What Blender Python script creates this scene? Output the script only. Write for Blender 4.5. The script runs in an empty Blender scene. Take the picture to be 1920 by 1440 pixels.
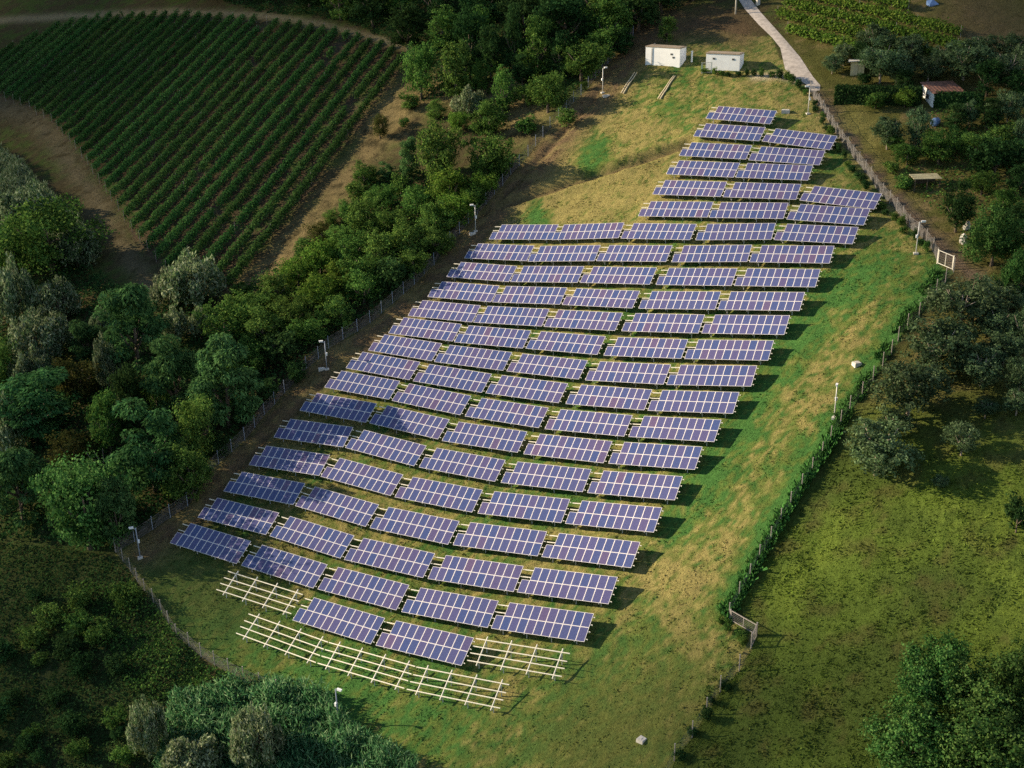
import bpy, bmesh, math, random
import numpy as np
from mathutils import Matrix, Vector

# camera (focal length in px of a 1920 px wide frame, pitch, roll), hillside heights on a 25 m grid, surveyed arrays
CAM = (2252.9, 0.39821, -0.02064)
KNOTS = [
    [-123.5, -116.5, -109.4, -102.4, -95.4, -88.4, -81.2, -73.9, -66.3, -58.5, -50.7, -42.8, -34.8, -26.9, -19.0],
    [-118.0, -111.0, -103.9, -96.8, -89.9, -82.9, -75.8, -68.3, -60.7, -52.8, -44.9, -37.0, -29.0, -21.1, -13.1],
    [-112.5, -105.5, -98.4, -91.2, -84.3, -77.5, -70.3, -62.8, -55.1, -47.1, -39.1, -31.1, -23.2, -15.2, -7.3],
    [-106.9, -100.0, -92.9, -85.6, -78.8, -72.1, -65.0, -57.4, -49.4, -41.3, -33.3, -25.3, -17.3, -9.4, -1.5],
    [-101.2, -94.7, -87.8, -80.1, -73.2, -66.8, -59.8, -51.8, -43.5, -35.4, -27.3, -19.4, -11.5, -3.6, 4.2],
    [-94.9, -89.0, -83.1, -75.7, -67.4, -62.0, -54.6, -45.8, -37.4, -29.2, -21.3, -13.5, -5.7, 2.1, 9.9],
    [-87.7, -81.8, -76.2, -71.2, -64.0, -57.0, -47.8, -38.8, -30.7, -23.0, -15.3, -7.7, -0.0, 7.7, 15.4],
    [-80.1, -74.0, -68.1, -62.8, -56.1, -48.0, -38.9, -31.3, -24.3, -17.0, -9.6, -2.1, 5.5, 13.1, 20.8],
    [-73.1, -66.9, -60.7, -54.3, -48.4, -42.7, -34.9, -26.8, -19.3, -11.9, -4.5, 3.0, 10.6, 18.3, 26.0],
    [-66.8, -60.9, -55.0, -49.4, -44.5, -39.0, -31.5, -23.2, -15.2, -7.4, 0.2, 7.9, 15.6, 23.3, 31.0],
    [-61.3, -55.6, -50.1, -44.8, -39.8, -34.1, -27.0, -19.1, -11.1, -3.1, 4.7, 12.5, 20.3, 28.1, 35.8],
    [-56.2, -50.7, -45.4, -40.1, -34.8, -29.0, -22.1, -14.6, -6.7, 1.2, 9.1, 17.0, 24.9, 32.7, 40.5],
    [-51.3, -45.9, -40.6, -35.3, -29.9, -23.9, -17.2, -9.9, -2.2, 5.7, 13.6, 21.5, 29.4, 37.3, 45.2],
    [-46.4, -41.1, -35.9, -30.5, -25.0, -18.9, -12.4, -5.2, 2.4, 10.2, 18.1, 26.0, 34.0, 41.9, 49.8]]
ARRAYS = [
    ('1b', -20.78, 113.09, -77.16, -30.78, 2.48),
    ('1c', -10.67, 107.2, -76.33, -29.84, 5.59),
    ('2a', -38.61, 128.95, -76.05, -30.69, 0.88),
    ('2b', -28.42, 122.89, -75.9, -30.64, 0.69),
    ('2c', -18.29, 117.05, -75.54, -29.71, 2.65),
    ('2d', -8.01, 111.32, -74.66, -28.07, 6.16),
    ('2e', 2.05, 105.92, -73.18, -28.36, 8.64),
    ('3a', -35.66, 132.62, -74.37, -28.79, 1.54),
    ('3b', -25.57, 126.76, -74.2, -31.35, 0.26),
    ('3c', -15.5, 120.93, -73.89, -28.61, 2.88),
    ('3d', -5.18, 115.46, -72.94, -27.26, 6.47),
    ('3e', 4.88, 110.11, -71.41, -28.8, 8.72),
    ('4a', -32.89, 136.67, -72.62, -26.58, 2.34),
    ('4b', -22.91, 131.09, -72.4, -31.1, 0.14),
    ('4c', -12.75, 125.26, -72.12, -28.38, 2.76),
    ('4d', -2.4, 119.88, -71.15, -27.14, 6.58),
    ('4e', 7.69, 114.39, -69.62, -29.77, 8.59),
    ('5a', -30.12, 140.87, -70.84, -25.02, 2.89),
    ('5b', -20.15, 135.48, -70.57, -30.89, 0.1),
    ('5c', -9.98, 129.64, -70.31, -28.29, 2.71),
    ('5d', 0.47, 124.13, -69.34, -27.21, 6.74),
    ('5e', 10.57, 118.64, -67.78, -29.5, 8.82),
    ('6a', -27.46, 145.4, -69.01, -25.08, 2.91),
    ('6b', -17.41, 139.99, -68.74, -31.45, -0.05),
    ('6c', -7.18, 134.03, -68.48, -28.93, 2.64),
    ('6d', 3.24, 128.31, -67.53, -28.46, 6.54),
    ('6e', 13.37, 122.63, -65.97, -29.55, 8.88),
    ('7a', -24.63, 149.77, -67.26, -28.52, 1.83),
    ('7b', -14.52, 144.05, -67.02, -30.81, 0.42),
    ('7c', -4.35, 138.15, -66.69, -28.18, 3.32),
    ('7d', 6.04, 132.29, -65.71, -29.68, 6.42),
    ('7e', 16.15, 126.54, -64.15, -29.72, 8.82),
    ('8a', -21.69, 153.79, -65.63, -29.67, 1.59),
    ('8b', -11.7, 147.86, -65.41, -30.67, 0.92),
    ('8c', -1.5, 141.83, -64.99, -29.88, 3.37),
    ('8d', 8.83, 135.86, -63.95, -29.65, 6.78),
    ('8e', 18.88, 130.13, -62.37, -29.79, 8.75),
    ('9a', -19.03, 157.3, -64.21, -30.57, 1.46),
    ('9b', -8.91, 151.35, -63.89, -29.53, 1.94),
    ('9c', 1.22, 145.57, -63.28, -30.16, 4.02),
    ('9d', 11.66, 139.51, -62.12, -29.88, 6.98),
    ('9e', 21.63, 133.86, -60.53, -28.73, 9.04),
    ('10a', -16.05, 160.62, -62.79, -30.3, 1.79),
    ('10b', -6.05, 154.88, -62.33, -28.45, 3.07),
    ('10c', 4.06, 149.13, -61.55, -30.53, 4.71),
    ('10d', 14.44, 143.1, -60.29, -29.18, 7.47),
    ('10e', 24.41, 137.6, -58.65, -28.19, 9.03),
    ('11a', -13.25, 164.04, -61.33, -28.54, 2.71),
    ('11b', -3.28, 158.56, -60.69, -27.72, 4.19),
    ('11c', 6.78, 152.99, -59.71, -30.38, 5.48),
    ('11d', 17.15, 146.97, -58.37, -29.17, 7.56),
    ('11e', 27.14, 141.42, -56.76, -28.64, 8.53),
    ('12a', -10.52, 167.53, -59.82, -27.97, 3.37),
    ('12b', -0.52, 162.28, -58.97, -27.21, 5.28),
    ('12c', 9.45, 156.81, -57.84, -29.84, 6.21),
    ('12d', 19.87, 150.91, -56.4, -29.11, 7.53),
    ('12e', 29.88, 145.4, -54.83, -28.68, 8.04),
    ('13a', -7.71, 171.32, -58.12, -28.23, 3.82),
    ('13b', 2.24, 166.07, -57.15, -27.32, 6.08),
    ('13c', 12.17, 160.52, -55.93, -30.49, 6.27),
    ('13d', 22.57, 154.63, -54.49, -28.46, 7.55),
    ('13e', 32.56, 149.23, -52.98, -28.49, 7.53),
    ('14a', -4.97, 175.24, -56.28, -29.53, 3.89),
    ('14b', 4.98, 169.88, -55.22, -27.28, 6.75),
    ('14c', 14.98, 164.47, -53.88, -29.58, 6.71),
    ('14d', 25.38, 158.64, -52.46, -28.47, 7.05),
    ('14e', 35.4, 153.22, -51.07, -28.48, 6.78),
    ('15a', -2.21, 179.04, -54.36, -28.55, 4.87),
    ('15b', 7.69, 173.69, -53.21, -26.98, 7.27),
    ('15c', 17.67, 168.39, -51.82, -28.98, 6.76),
    ('15d', 28.13, 162.79, -50.42, -26.69, 7.0),
    ('15e', 38.18, 157.53, -49.14, -27.82, 6.1),
    ('16a', 1.72, 182.31, -52.16, -27.45, 6.16),
    ('16b', 11.55, 177.26, -50.85, -26.32, 7.71),
    ('16c', 21.56, 171.82, -49.54, -29.62, 5.86),
    ('16d', 32.05, 166.28, -48.28, -25.61, 6.39),
    ('16e', 42.07, 160.87, -47.25, -30.47, 4.14),
    ('17a', 24.6, 175.93, -47.3, -28.65, 5.34),
    ('17b', 34.58, 170.62, -46.32, -26.71, 4.92),
    ('17c', 44.59, 164.88, -45.59, -31.93, 2.66),
    ('18a', 27.2, 180.2, -45.17, -29.47, 3.96),
    ('18b', 37.2, 174.71, -44.44, -27.49, 3.53),
    ('18c', 47.06, 168.6, -44.06, -35.26, 0.61),
    ('19a', 29.77, 184.32, -43.12, -29.73, 2.83),
    ('19b', 39.79, 178.94, -42.57, -26.96, 2.65),
    ('20a', 32.29, 188.31, -41.18, -29.47, 2.0),
    ('20b', 42.31, 182.55, -40.93, -28.98, 1.04),
    ('21a', 35.11, 192.64, -39.12, -30.24, 0.79),
    ('21b', 44.9, 186.55, -39.19, -33.81, -1.49),
    ('22a', 37.66, 196.92, -37.2, -31.13, -0.23),
]
RACKS = [
    ('0a', -27.08, 112.11, -78.75, -32.13, 1.26, 11.94),
    ('0b', -16.87, 105.88, -78.17, -30.69, 4.28, 11.72),
    ('0c', -6.72, 100.09, -76.98, -28.52, 7.52, 11.33),
    ('1a', -30.79, 119.44, -77.38, -30.3, 0.96, 11.56),
    ('1d', -0.45, 101.96, -74.78, -28.63, 8.36, 11.29),
]
SKY, EXPO = 0.07, 1.45

# ---------------------------------------------------------------- helpers
rng = np.random.default_rng(7)
random.seed(7)
SC = bpy.context.scene
COL = SC.collection
F_PX, PITCH, ROLL = CAM
R_ = math.radians
SUN_AZ, SUN_EL = R_(163.0), R_(19.0)
SUN = np.array([math.cos(SUN_AZ) * math.cos(SUN_EL), math.sin(SUN_AZ) * math.cos(SUN_EL), math.sin(SUN_EL)])
KN = np.array(KNOTS)
NKX, NKY = KN.shape
X0, Y0, DK = -150.0, 50.0, 25.0


def _bs(t):
    return ((1 - t) ** 3 / 6, (3 * t ** 3 - 6 * t ** 2 + 4) / 6, (-3 * t ** 3 + 3 * t ** 2 + 3 * t + 1) / 6, t ** 3 / 6)


def _spline(x, y):
    u = np.clip((x - X0) / DK, 1, NKX - 2.001)
    v = np.clip((y - Y0) / DK, 1, NKY - 2.001)
    i = np.floor(u).astype(int)
    j = np.floor(v).astype(int)
    bu, bv = _bs(u - i), _bs(v - j)
    z = 0.0
    for a in range(4):
        for b in range(4):
            z = z + bu[a] * bv[b] * KN[i - 1 + a, j - 1 + b]
    return z


XA, XB, YA, YB = X0 + DK, X0 + DK * (NKX - 2.01), Y0 + DK, Y0 + DK * (NKY - 2.01)


def Z(x, y):
    """height of the hillside; outside the surveyed rectangle it runs on along its slope, flattening slowly"""
    x = np.asarray(x, float)
    y = np.asarray(y, float)
    cx, cy = np.clip(x, XA, XB), np.clip(y, YA, YB)
    z = _spline(cx, cy)
    e = 1.0
    sx = np.where(x > cx, -e, e)
    sy = np.where(y > cy, -e, e)
    gx = (_spline(cx + sx, cy) - z) / sx
    gy = (_spline(cx, cy + sy) - z) / sy
    dx, dy = x - cx, y - cy
    d = np.hypot(dx, dy)
    return z + (gx * dx + gy * dy) / (1 + d / 500.0)


CR, SR = math.cos(ROLL), math.sin(ROLL)
CP, SP = math.cos(PITCH), math.sin(PITCH)


def ray(px, py):
    a = (np.asarray(px, float) - 960) / F_PX
    b = -(np.asarray(py, float) - 720) / F_PX
    a, b = a * CR - b * SR, a * SR + b * CR
    return np.stack([a, CP + b * SP, -SP + b * CP], -1)


def to_px(P):
    d = P[..., 1] * CP - P[..., 2] * SP
    d = np.where(d < 1, 1, d)
    b = (P[..., 1] * SP + P[..., 2] * CP) / d
    a = P[..., 0] / d
    a, b = a * CR + b * SR, -a * SR + b * CR
    return 960 + F_PX * a, 720 - F_PX * b


def G(px, py):
    """point of the hillside seen at a pixel of the photograph"""
    px, py = np.atleast_1d(np.asarray(px, float)), np.atleast_1d(np.asarray(py, float))
    Rr = ray(px, py)
    t = np.full(len(px), 60.0)
    hit = np.zeros(len(px), bool)
    for _ in range(330):
        P = Rr * t[:, None]
        ab = P[:, 2] > Z(P[:, 0], P[:, 1])
        hit |= ~ab
        t = np.where(hit, t, t + 1.5)
    lo, hi = t - 1.5, t.copy()
    for _ in range(20):
        m = (lo + hi) / 2
        P = Rr * m[:, None]
        ab = P[:, 2] > Z(P[:, 0], P[:, 1])
        lo, hi = np.where(ab, m, lo), np.where(ab, hi, m)
    return Rr * hi[:, None]


def g1(px, py):
    return Vector(G(px, py)[0])


def zz(x, y):
    return float(Z(x, y))


def poly_world(pts):
    return G([p[0] for p in pts], [p[1] for p in pts])


def inside(px, py, poly):
    res = np.zeros(np.shape(px), bool)
    n = len(poly)
    for i in range(n):
        x1, y1 = poly[i]
        x2, y2 = poly[(i + 1) % n]
        c = ((y1 > py) != (y2 > py))
        with np.errstate(divide='ignore', invalid='ignore'):
            xx = (x2 - x1) * (py - y1) / ((y2 - y1) if y2 != y1 else 1e-9) + x1
        res ^= c & (px < xx)
    return res


def hash2(i, j, s):
    n = (i * 374761393 + j * 668265263 + s * 1442695041) & 0xFFFFFFFF
    n = ((n ^ (n >> 13)) * 1274126177) & 0xFFFFFFFF
    return ((n ^ (n >> 16)) & 0xFFFF) / 65535.0


def vnoise(x, y, s=0):
    xi, yi = np.floor(x).astype(np.int64), np.floor(y).astype(np.int64)
    fx, fy = x - xi, y - yi
    fx, fy = fx * fx * (3 - 2 * fx), fy * fy * (3 - 2 * fy)
    a, b = hash2(xi, yi, s), hash2(xi + 1, yi, s)
    c, d = hash2(xi, yi + 1, s), hash2(xi + 1, yi + 1, s)
    return a + (b - a) * fx + (c - a) * fy + (a - b - c + d) * fx * fy


def fbm(x, y, s=0, o=4):
    t, w, n = 0.0, 0.5, 0.0
    for k in range(o):
        t = t + w * vnoise(x * 2 ** k + 17.3 * k, y * 2 ** k + 5.1 * k, s + k)
        n += w
        w *= 0.55
    return t / n


def seg_dist(x, y, pts):
    d = np.full(np.shape(x), 1e9)
    for (ax, ay), (bx, by) in zip(pts[:-1], pts[1:]):
        vx, vy = bx - ax, by - ay
        t = np.clip(((x - ax) * vx + (y - ay) * vy) / (vx * vx + vy * vy + 1e-9), 0, 1)
        d = np.minimum(d, np.hypot(x - ax - t * vx, y - ay - t * vy))
    return d


class MB:
    """collects shapes for one mesh"""

    def __init__(s):
        s.v, s.f, s.m = [], [], []

    def add(s, vs, fs, m=0):
        o = len(s.v)
        s.v += [tuple(v) for v in vs]
        s.f += [tuple(i + o for i in f) for f in fs]
        s.m += [m] * len(fs)
        return s

    def box(s, c, size, rot=None, m=0):
        hx, hy, hz = size[0] / 2, size[1] / 2, size[2] / 2
        vs = [Vector((x, y, z)) for x in (-hx, hx) for y in (-hy, hy) for z in (-hz, hz)]
        if rot is not None:
            vs = [rot @ v for v in vs]
        vs = [v + Vector(c) for v in vs]
        return s.add(vs, [(0, 1, 3, 2), (4, 6, 7, 5), (0, 4, 5, 1), (2, 3, 7, 6), (0, 2, 6, 4), (1, 5, 7, 3)], m)

    def beam(s, a, b, w, h, m=0):
        a, b = Vector(a), Vector(b)
        d = (b - a)
        L = d.length
        d.normalize()
        up = Vector((0, 0, 1)) if abs(d.z) < 0.95 else Vector((0, 1, 0))
        r = d.cross(up).normalized()
        u = r.cross(d)
        M = Matrix((d, r, u)).transposed()
        return s.box((a + b) / 2, (L, w, h), M, m)

    def tube(s, pts, rad, n=8, m=0, cap=True):
        pts = [Vector(p) for p in pts]
        rings = []
        for i, p in enumerate(pts):
            d = (pts[min(i + 1, len(pts) - 1)] - pts[max(i - 1, 0)]).normalized()
            up = Vector((0, 0, 1)) if abs(d.z) < 0.9 else Vector((1, 0, 0))
            r = d.cross(up).normalized()
            u = r.cross(d)
            rr = rad[i] if isinstance(rad, (list, tuple)) else rad
            rings.append([p + r * rr * math.cos(2 * math.pi * k / n) + u * rr * math.sin(2 * math.pi * k / n) for k in range(n)])
        vs = [v for r in rings for v in r]
        fs = []
        for i in range(len(rings) - 1):
            for k in range(n):
                fs.append((i * n + k, i * n + (k + 1) % n, (i + 1) * n + (k + 1) % n, (i + 1) * n + k))
        if cap:
            fs += [tuple(range(n - 1, -1, -1)), tuple(range((len(rings) - 1) * n, len(rings) * n))]
        return s.add(vs, fs, m)

    def mesh(s, name, mats, smooth=False):
        me = bpy.data.meshes.new(name)
        me.from_pydata(s.v, [], s.f)
        for m in (mats if isinstance(mats, (list, tuple)) else [mats]):
            me.materials.append(m)
        me.polygons.foreach_set('material_index', s.m)
        if smooth:
            me.polygons.foreach_set('use_smooth', [True] * len(s.f))
        me.update()
        return me


def np_mesh(name, V, Q, mat, col=None, smooth=False):
    """quads from arrays"""
    me = bpy.data.meshes.new(name)
    V = np.asarray(V, np.float32)
    Q = np.asarray(Q, np.int32)
    me.vertices.add(len(V))
    me.vertices.foreach_set('co', V.ravel())
    k = Q.shape[1]
    me.loops.add(Q.size)
    me.loops.foreach_set('vertex_index', Q.ravel())
    me.polygons.add(len(Q))
    me.polygons.foreach_set('loop_start', np.arange(0, Q.size, k, dtype=np.int32))
    me.polygons.foreach_set('loop_total', np.full(len(Q), k, np.int32))
    if smooth:
        me.polygons.foreach_set('use_smooth', np.ones(len(Q), bool))
    me.update(calc_edges=True)
    if col is not None:
        at = me.attributes.new('col', 'FLOAT_COLOR', 'POINT')
        c4 = np.ones((len(V), 4), np.float32)
        c4[:, :3] = col
        at.data.foreach_set('color', c4.ravel())
    me.materials.append(mat)
    return me


def obj(name, me, parent=None, M=None, kind=None):
    o = bpy.data.objects.new(name, me)
    COL.objects.link(o)
    if parent is not None:
        o.parent = parent
    if M is not None:
        o.matrix_basis = M
    if kind:
        o['kind'] = kind
    return o


def tag(o, label, cat, group=None):
    o['label'] = label
    o['category'] = cat
    if group:
        o['group'] = group
    return o


def thing(name, label, cat, M, group=None):
    o = bpy.data.objects.new(name, None)
    o.empty_display_size = 0.2
    COL.objects.link(o)
    o.matrix_basis = M
    return tag(o, label, cat, group)


def T(x, y, z, rz=0.0, s=(1, 1, 1)):
    return Matrix.Translation((x, y, z)) @ Matrix.Rotation(rz, 4, 'Z') @ Matrix.Diagonal((s[0], s[1], s[2], 1))


ORD = ['first', 'second', 'third', 'fourth', 'fifth', 'sixth', 'seventh', 'eighth', 'ninth', 'tenth', 'eleventh', 'twelfth',
       'thirteenth', 'fourteenth', 'fifteenth', 'sixteenth', 'seventeenth', 'eighteenth', 'nineteenth', 'twentieth']


def ordn(i):
    if i <= 20:
        return ORD[i - 1]
    t, u = divmod(i, 10)
    base = {2: 'twent', 3: 'thirt', 4: 'fort'}[t]
    return base + 'ieth' if u == 0 else base + 'y-' + ORD[u - 1]


# ---------------------------------------------------------------- materials
def mat(name):
    m = bpy.data.materials.new(name)
    m.use_nodes = True
    nt = m.node_tree
    nt.nodes.clear()
    out = nt.nodes.new('ShaderNodeOutputMaterial')
    return m, nt, out


def N(nt, t, **kw):
    n = nt.nodes.new(t)
    for k, v in kw.items():
        if k in n.inputs:
            n.inputs[k].default_value = v
        else:
            setattr(n, k, v)
    return n


def plain(name, col, rough=0.6, metal=0.0, var=0.25, scale=2.0, spec=0.4, bump=0.0):
    """painted or raw surface with weathering noise in its colour"""
    m, nt, out = mat(name)
    b = N(nt, 'ShaderNodeBsdfPrincipled')
    b.inputs['Roughness'].default_value = rough
    b.inputs['Metallic'].default_value = metal
    b.inputs['Specular IOR Level'].default_value = spec
    tc = N(nt, 'ShaderNodeTexCoord')
    no = N(nt, 'ShaderNodeTexNoise', Scale=scale, Detail=6.0, Roughness=0.65)
    nt.links.new(tc.outputs['Object'], no.inputs['Vector'])
    r = N(nt, 'ShaderNodeValToRGB')
    c = np.array(col)
    r.color_ramp.elements[0].position = 0.3
    r.color_ramp.elements[0].color = (*np.clip(c * (1 - var), 0, 1), 1)
    r.color_ramp.elements[1].position = 0.68
    r.color_ramp.elements[1].color = (*np.clip(c * (1 + var * 0.5), 0, 1), 1)
    nt.links.new(no.outputs['Fac'], r.inputs['Fac'])
    nt.links.new(r.outputs['Color'], b.inputs['Base Color'])
    if bump:
        bp = N(nt, 'ShaderNodeBump', Strength=bump, Distance=0.05)
        nt.links.new(no.outputs['Fac'], bp.inputs['Height'])
        nt.links.new(bp.outputs['Normal'], b.inputs['Normal'])
    nt.links.new(b.outputs[0], out.inputs[0])
    return m


def leaf_mat(name, cols, trans=0.3, objvar=0.25):
    """leaves: one colour per leaf picked from a ramp, shifted per plant"""
    m, nt, out = mat(name)
    geo = N(nt, 'ShaderNodeNewGeometry')
    oi = N(nt, 'ShaderNodeObjectInfo')
    r = N(nt, 'ShaderNodeValToRGB')
    el = r.color_ramp.elements
    while len(el) < len(cols):
        el.new(0.5)
    for i, c in enumerate(cols):
        el[i].position = i / max(1, len(cols) - 1)
        el[i].color = (*c, 1)
    nt.links.new(geo.outputs['Random Per Island'], r.inputs['Fac'])
    tc = N(nt, 'ShaderNodeTexCoord')
    cl = N(nt, 'ShaderNodeTexNoise', Scale=5.5, Detail=2.0)
    nt.links.new(tc.outputs['Object'], cl.inputs['Vector'])
    cm = N(nt, 'ShaderNodeMapRange')
    cm.inputs['From Min'].default_value = 0.35
    cm.inputs['From Max'].default_value = 0.65
    cm.inputs['To Min'].default_value = 0.62
    cm.inputs['To Max'].default_value = 1.35
    nt.links.new(cl.outputs['Fac'], cm.inputs['Value'])
    cv = N(nt, 'ShaderNodeVectorMath', operation='SCALE')
    nt.links.new(r.outputs['Color'], cv.inputs[0])
    nt.links.new(cm.outputs['Result'], cv.inputs['Scale'])
    hs = N(nt, 'ShaderNodeHueSaturation')
    mv = N(nt, 'ShaderNodeMapRange')
    mv.inputs['To Min'].default_value = 1 - objvar
    mv.inputs['To Max'].default_value = 1 + objvar
    nt.links.new(oi.outputs['Random'], mv.inputs['Value'])
    nt.links.new(mv.outputs['Result'], hs.inputs['Value'])
    mh = N(nt, 'ShaderNodeMapRange')
    mh.inputs['To Min'].default_value = 0.485
    mh.inputs['To Max'].default_value = 0.515
    ml = N(nt, 'ShaderNodeMath', operation='FRACT')
    mm = N(nt, 'ShaderNodeMath', operation='MULTIPLY')
    mm.inputs[1].default_value = 7.31
    nt.links.new(oi.outputs['Random'], mm.inputs[0])
    nt.links.new(mm.outputs[0], ml.inputs[0])
    nt.links.new(ml.outputs[0], mh.inputs['Value'])
    nt.links.new(mh.outputs['Result'], hs.inputs['Hue'])
    nt.links.new(cv.outputs[0], hs.inputs['Color'])
    d = N(nt, 'ShaderNodeBsdfDiffuse')
    t = N(nt, 'ShaderNodeBsdfTranslucent')
    nt.links.new(hs.outputs[0], d.inputs['Color'])
    nt.links.new(hs.outputs[0], t.inputs['Color'])
    x1 = N(nt, 'ShaderNodeMixShader')
    x1.inputs[0].default_value = trans
    nt.links.new(d.outputs[0], x1.inputs[1])
    nt.links.new(t.outputs[0], x1.inputs[2])
    nt.links.new(x1.outputs[0], out.inputs[0])
    return m


def col_mat(name, nscale, lo, hi, bump=0.0, bscale=4.0, trans=0.0):
    """ground and grass: colour of the spot (soil, dry or green growth) times fine mottling"""
    m, nt, out = mat(name)
    at = N(nt, 'ShaderNodeAttribute', attribute_name='col')
    tc = N(nt, 'ShaderNodeTexCoord')
    no = N(nt, 'ShaderNodeTexNoise', Scale=nscale, Detail=5.0, Roughness=0.7)
    nt.links.new(tc.outputs['Object'], no.inputs['Vector'])
    mr = N(nt, 'ShaderNodeMapRange')
    mr.inputs['From Min'].default_value = 0.25
    mr.inputs['From Max'].default_value = 0.75
    mr.inputs['To Min'].default_value = lo
    mr.inputs['To Max'].default_value = hi
    nt.links.new(no.outputs['Fac'], mr.inputs['Value'])
    vm = N(nt, 'ShaderNodeVectorMath', operation='SCALE')
    nt.links.new(at.outputs['Color'], vm.inputs[0])
    nt.links.new(mr.outputs['Result'], vm.inputs['Scale'])
    d = N(nt, 'ShaderNodeBsdfDiffuse')
    nt.links.new(vm.outputs[0], d.inputs['Color'])
    if bump:
        n2 = N(nt, 'ShaderNodeTexNoise', Scale=bscale, Detail=6.0, Roughness=0.75)
        nt.links.new(tc.outputs['Object'], n2.inputs['Vector'])
        bp = N(nt, 'ShaderNodeBump', Strength=bump, Distance=0.25)
        nt.links.new(n2.outputs['Fac'], bp.inputs['Height'])
        nt.links.new(bp.outputs['Normal'], d.inputs['Normal'])
    last = d
    if trans:
        t = N(nt, 'ShaderNodeBsdfTranslucent')
        nt.links.new(vm.outputs[0], t.inputs['Color'])
        x = N(nt, 'ShaderNodeMixShader')
        x.inputs[0].default_value = trans
        nt.links.new(d.outputs[0], x.inputs[1])
        nt.links.new(t.outputs[0], x.inputs[2])
        last = x
    nt.links.new(last.outputs[0], out.inputs[0])
    return m


def cell_mat():
    """silicon cells under glass: blue, each module a little different, faint cell grid"""
    m, nt, out = mat('solar_cells')
    b = N(nt, 'ShaderNodeBsdfPrincipled', Roughness=0.16)
    b.inputs['Specular IOR Level'].default_value = 0.55
    oi = N(nt, 'ShaderNodeObjectInfo')
    r = N(nt, 'ShaderNodeValToRGB')
    el = r.color_ramp.elements
    for p, c in ((0.4, (0.062, 0.070, 0.170)), (0.75, (0.072, 0.070, 0.168)), (0.95, (0.080, 0.069, 0.156))):
        e = el.new(p)
        e.color = (*c, 1)
    el[0].position, el[0].color = 0.0, (0.046, 0.066, 0.175, 1)
    el[-1].position, el[-1].color = 1.0, (0.098, 0.070, 0.140, 1)
    nt.links.new(oi.outputs['Random'], r.inputs['Fac'])
    tc = N(nt, 'ShaderNodeTexCoord')
    vo = N(nt, 'ShaderNodeTexVoronoi', Scale=26.0)
    nt.links.new(tc.outputs['Object'], vo.inputs['Vector'])
    ma = N(nt, 'ShaderNodeMapRange')
    ma.inputs['To Min'].default_value = 0.8
    ma.inputs['To Max'].default_value = 1.2
    sp = N(nt, 'ShaderNodeSeparateColor')
    nt.links.new(vo.outputs['Color'], sp.inputs[0])
    nt.links.new(sp.outputs[0], ma.inputs['Value'])
    br = N(nt, 'ShaderNodeTexBrick', Scale=1.0)
    br.offset = 0.0
    br.inputs['Color1'].default_value = (1, 1, 1, 1)
    br.inputs['Color2'].default_value = (1, 1, 1, 1)
    br.inputs['Mortar'].default_value = (2.2, 2.1, 1.7, 1)
    br.inputs['Mortar Size'].default_value = 0.006
    br.inputs['Mortar Smooth'].default_value = 0.3
    br.inputs['Brick Width'].default_value = 0.156
    br.inputs['Row Height'].default_value = 0.156
    nt.links.new(tc.outputs['Object'], br.inputs['Vector'])
    v1 = N(nt, 'ShaderNodeVectorMath', operation='SCALE')
    nt.links.new(r.outputs['Color'], v1.inputs[0])
    nt.links.new(ma.outputs['Result'], v1.inputs['Scale'])
    v2 = N(nt, 'ShaderNodeVectorMath', operation='MULTIPLY')
    nt.links.new(v1.outputs[0], v2.inputs[0])
    nt.links.new(br.outputs['Color'], v2.inputs[1])
    nt.links.new(v2.outputs[0], b.inputs['Base Color'])
    nt.links.new(b.outputs[0], out.inputs[0])
    return m


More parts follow.
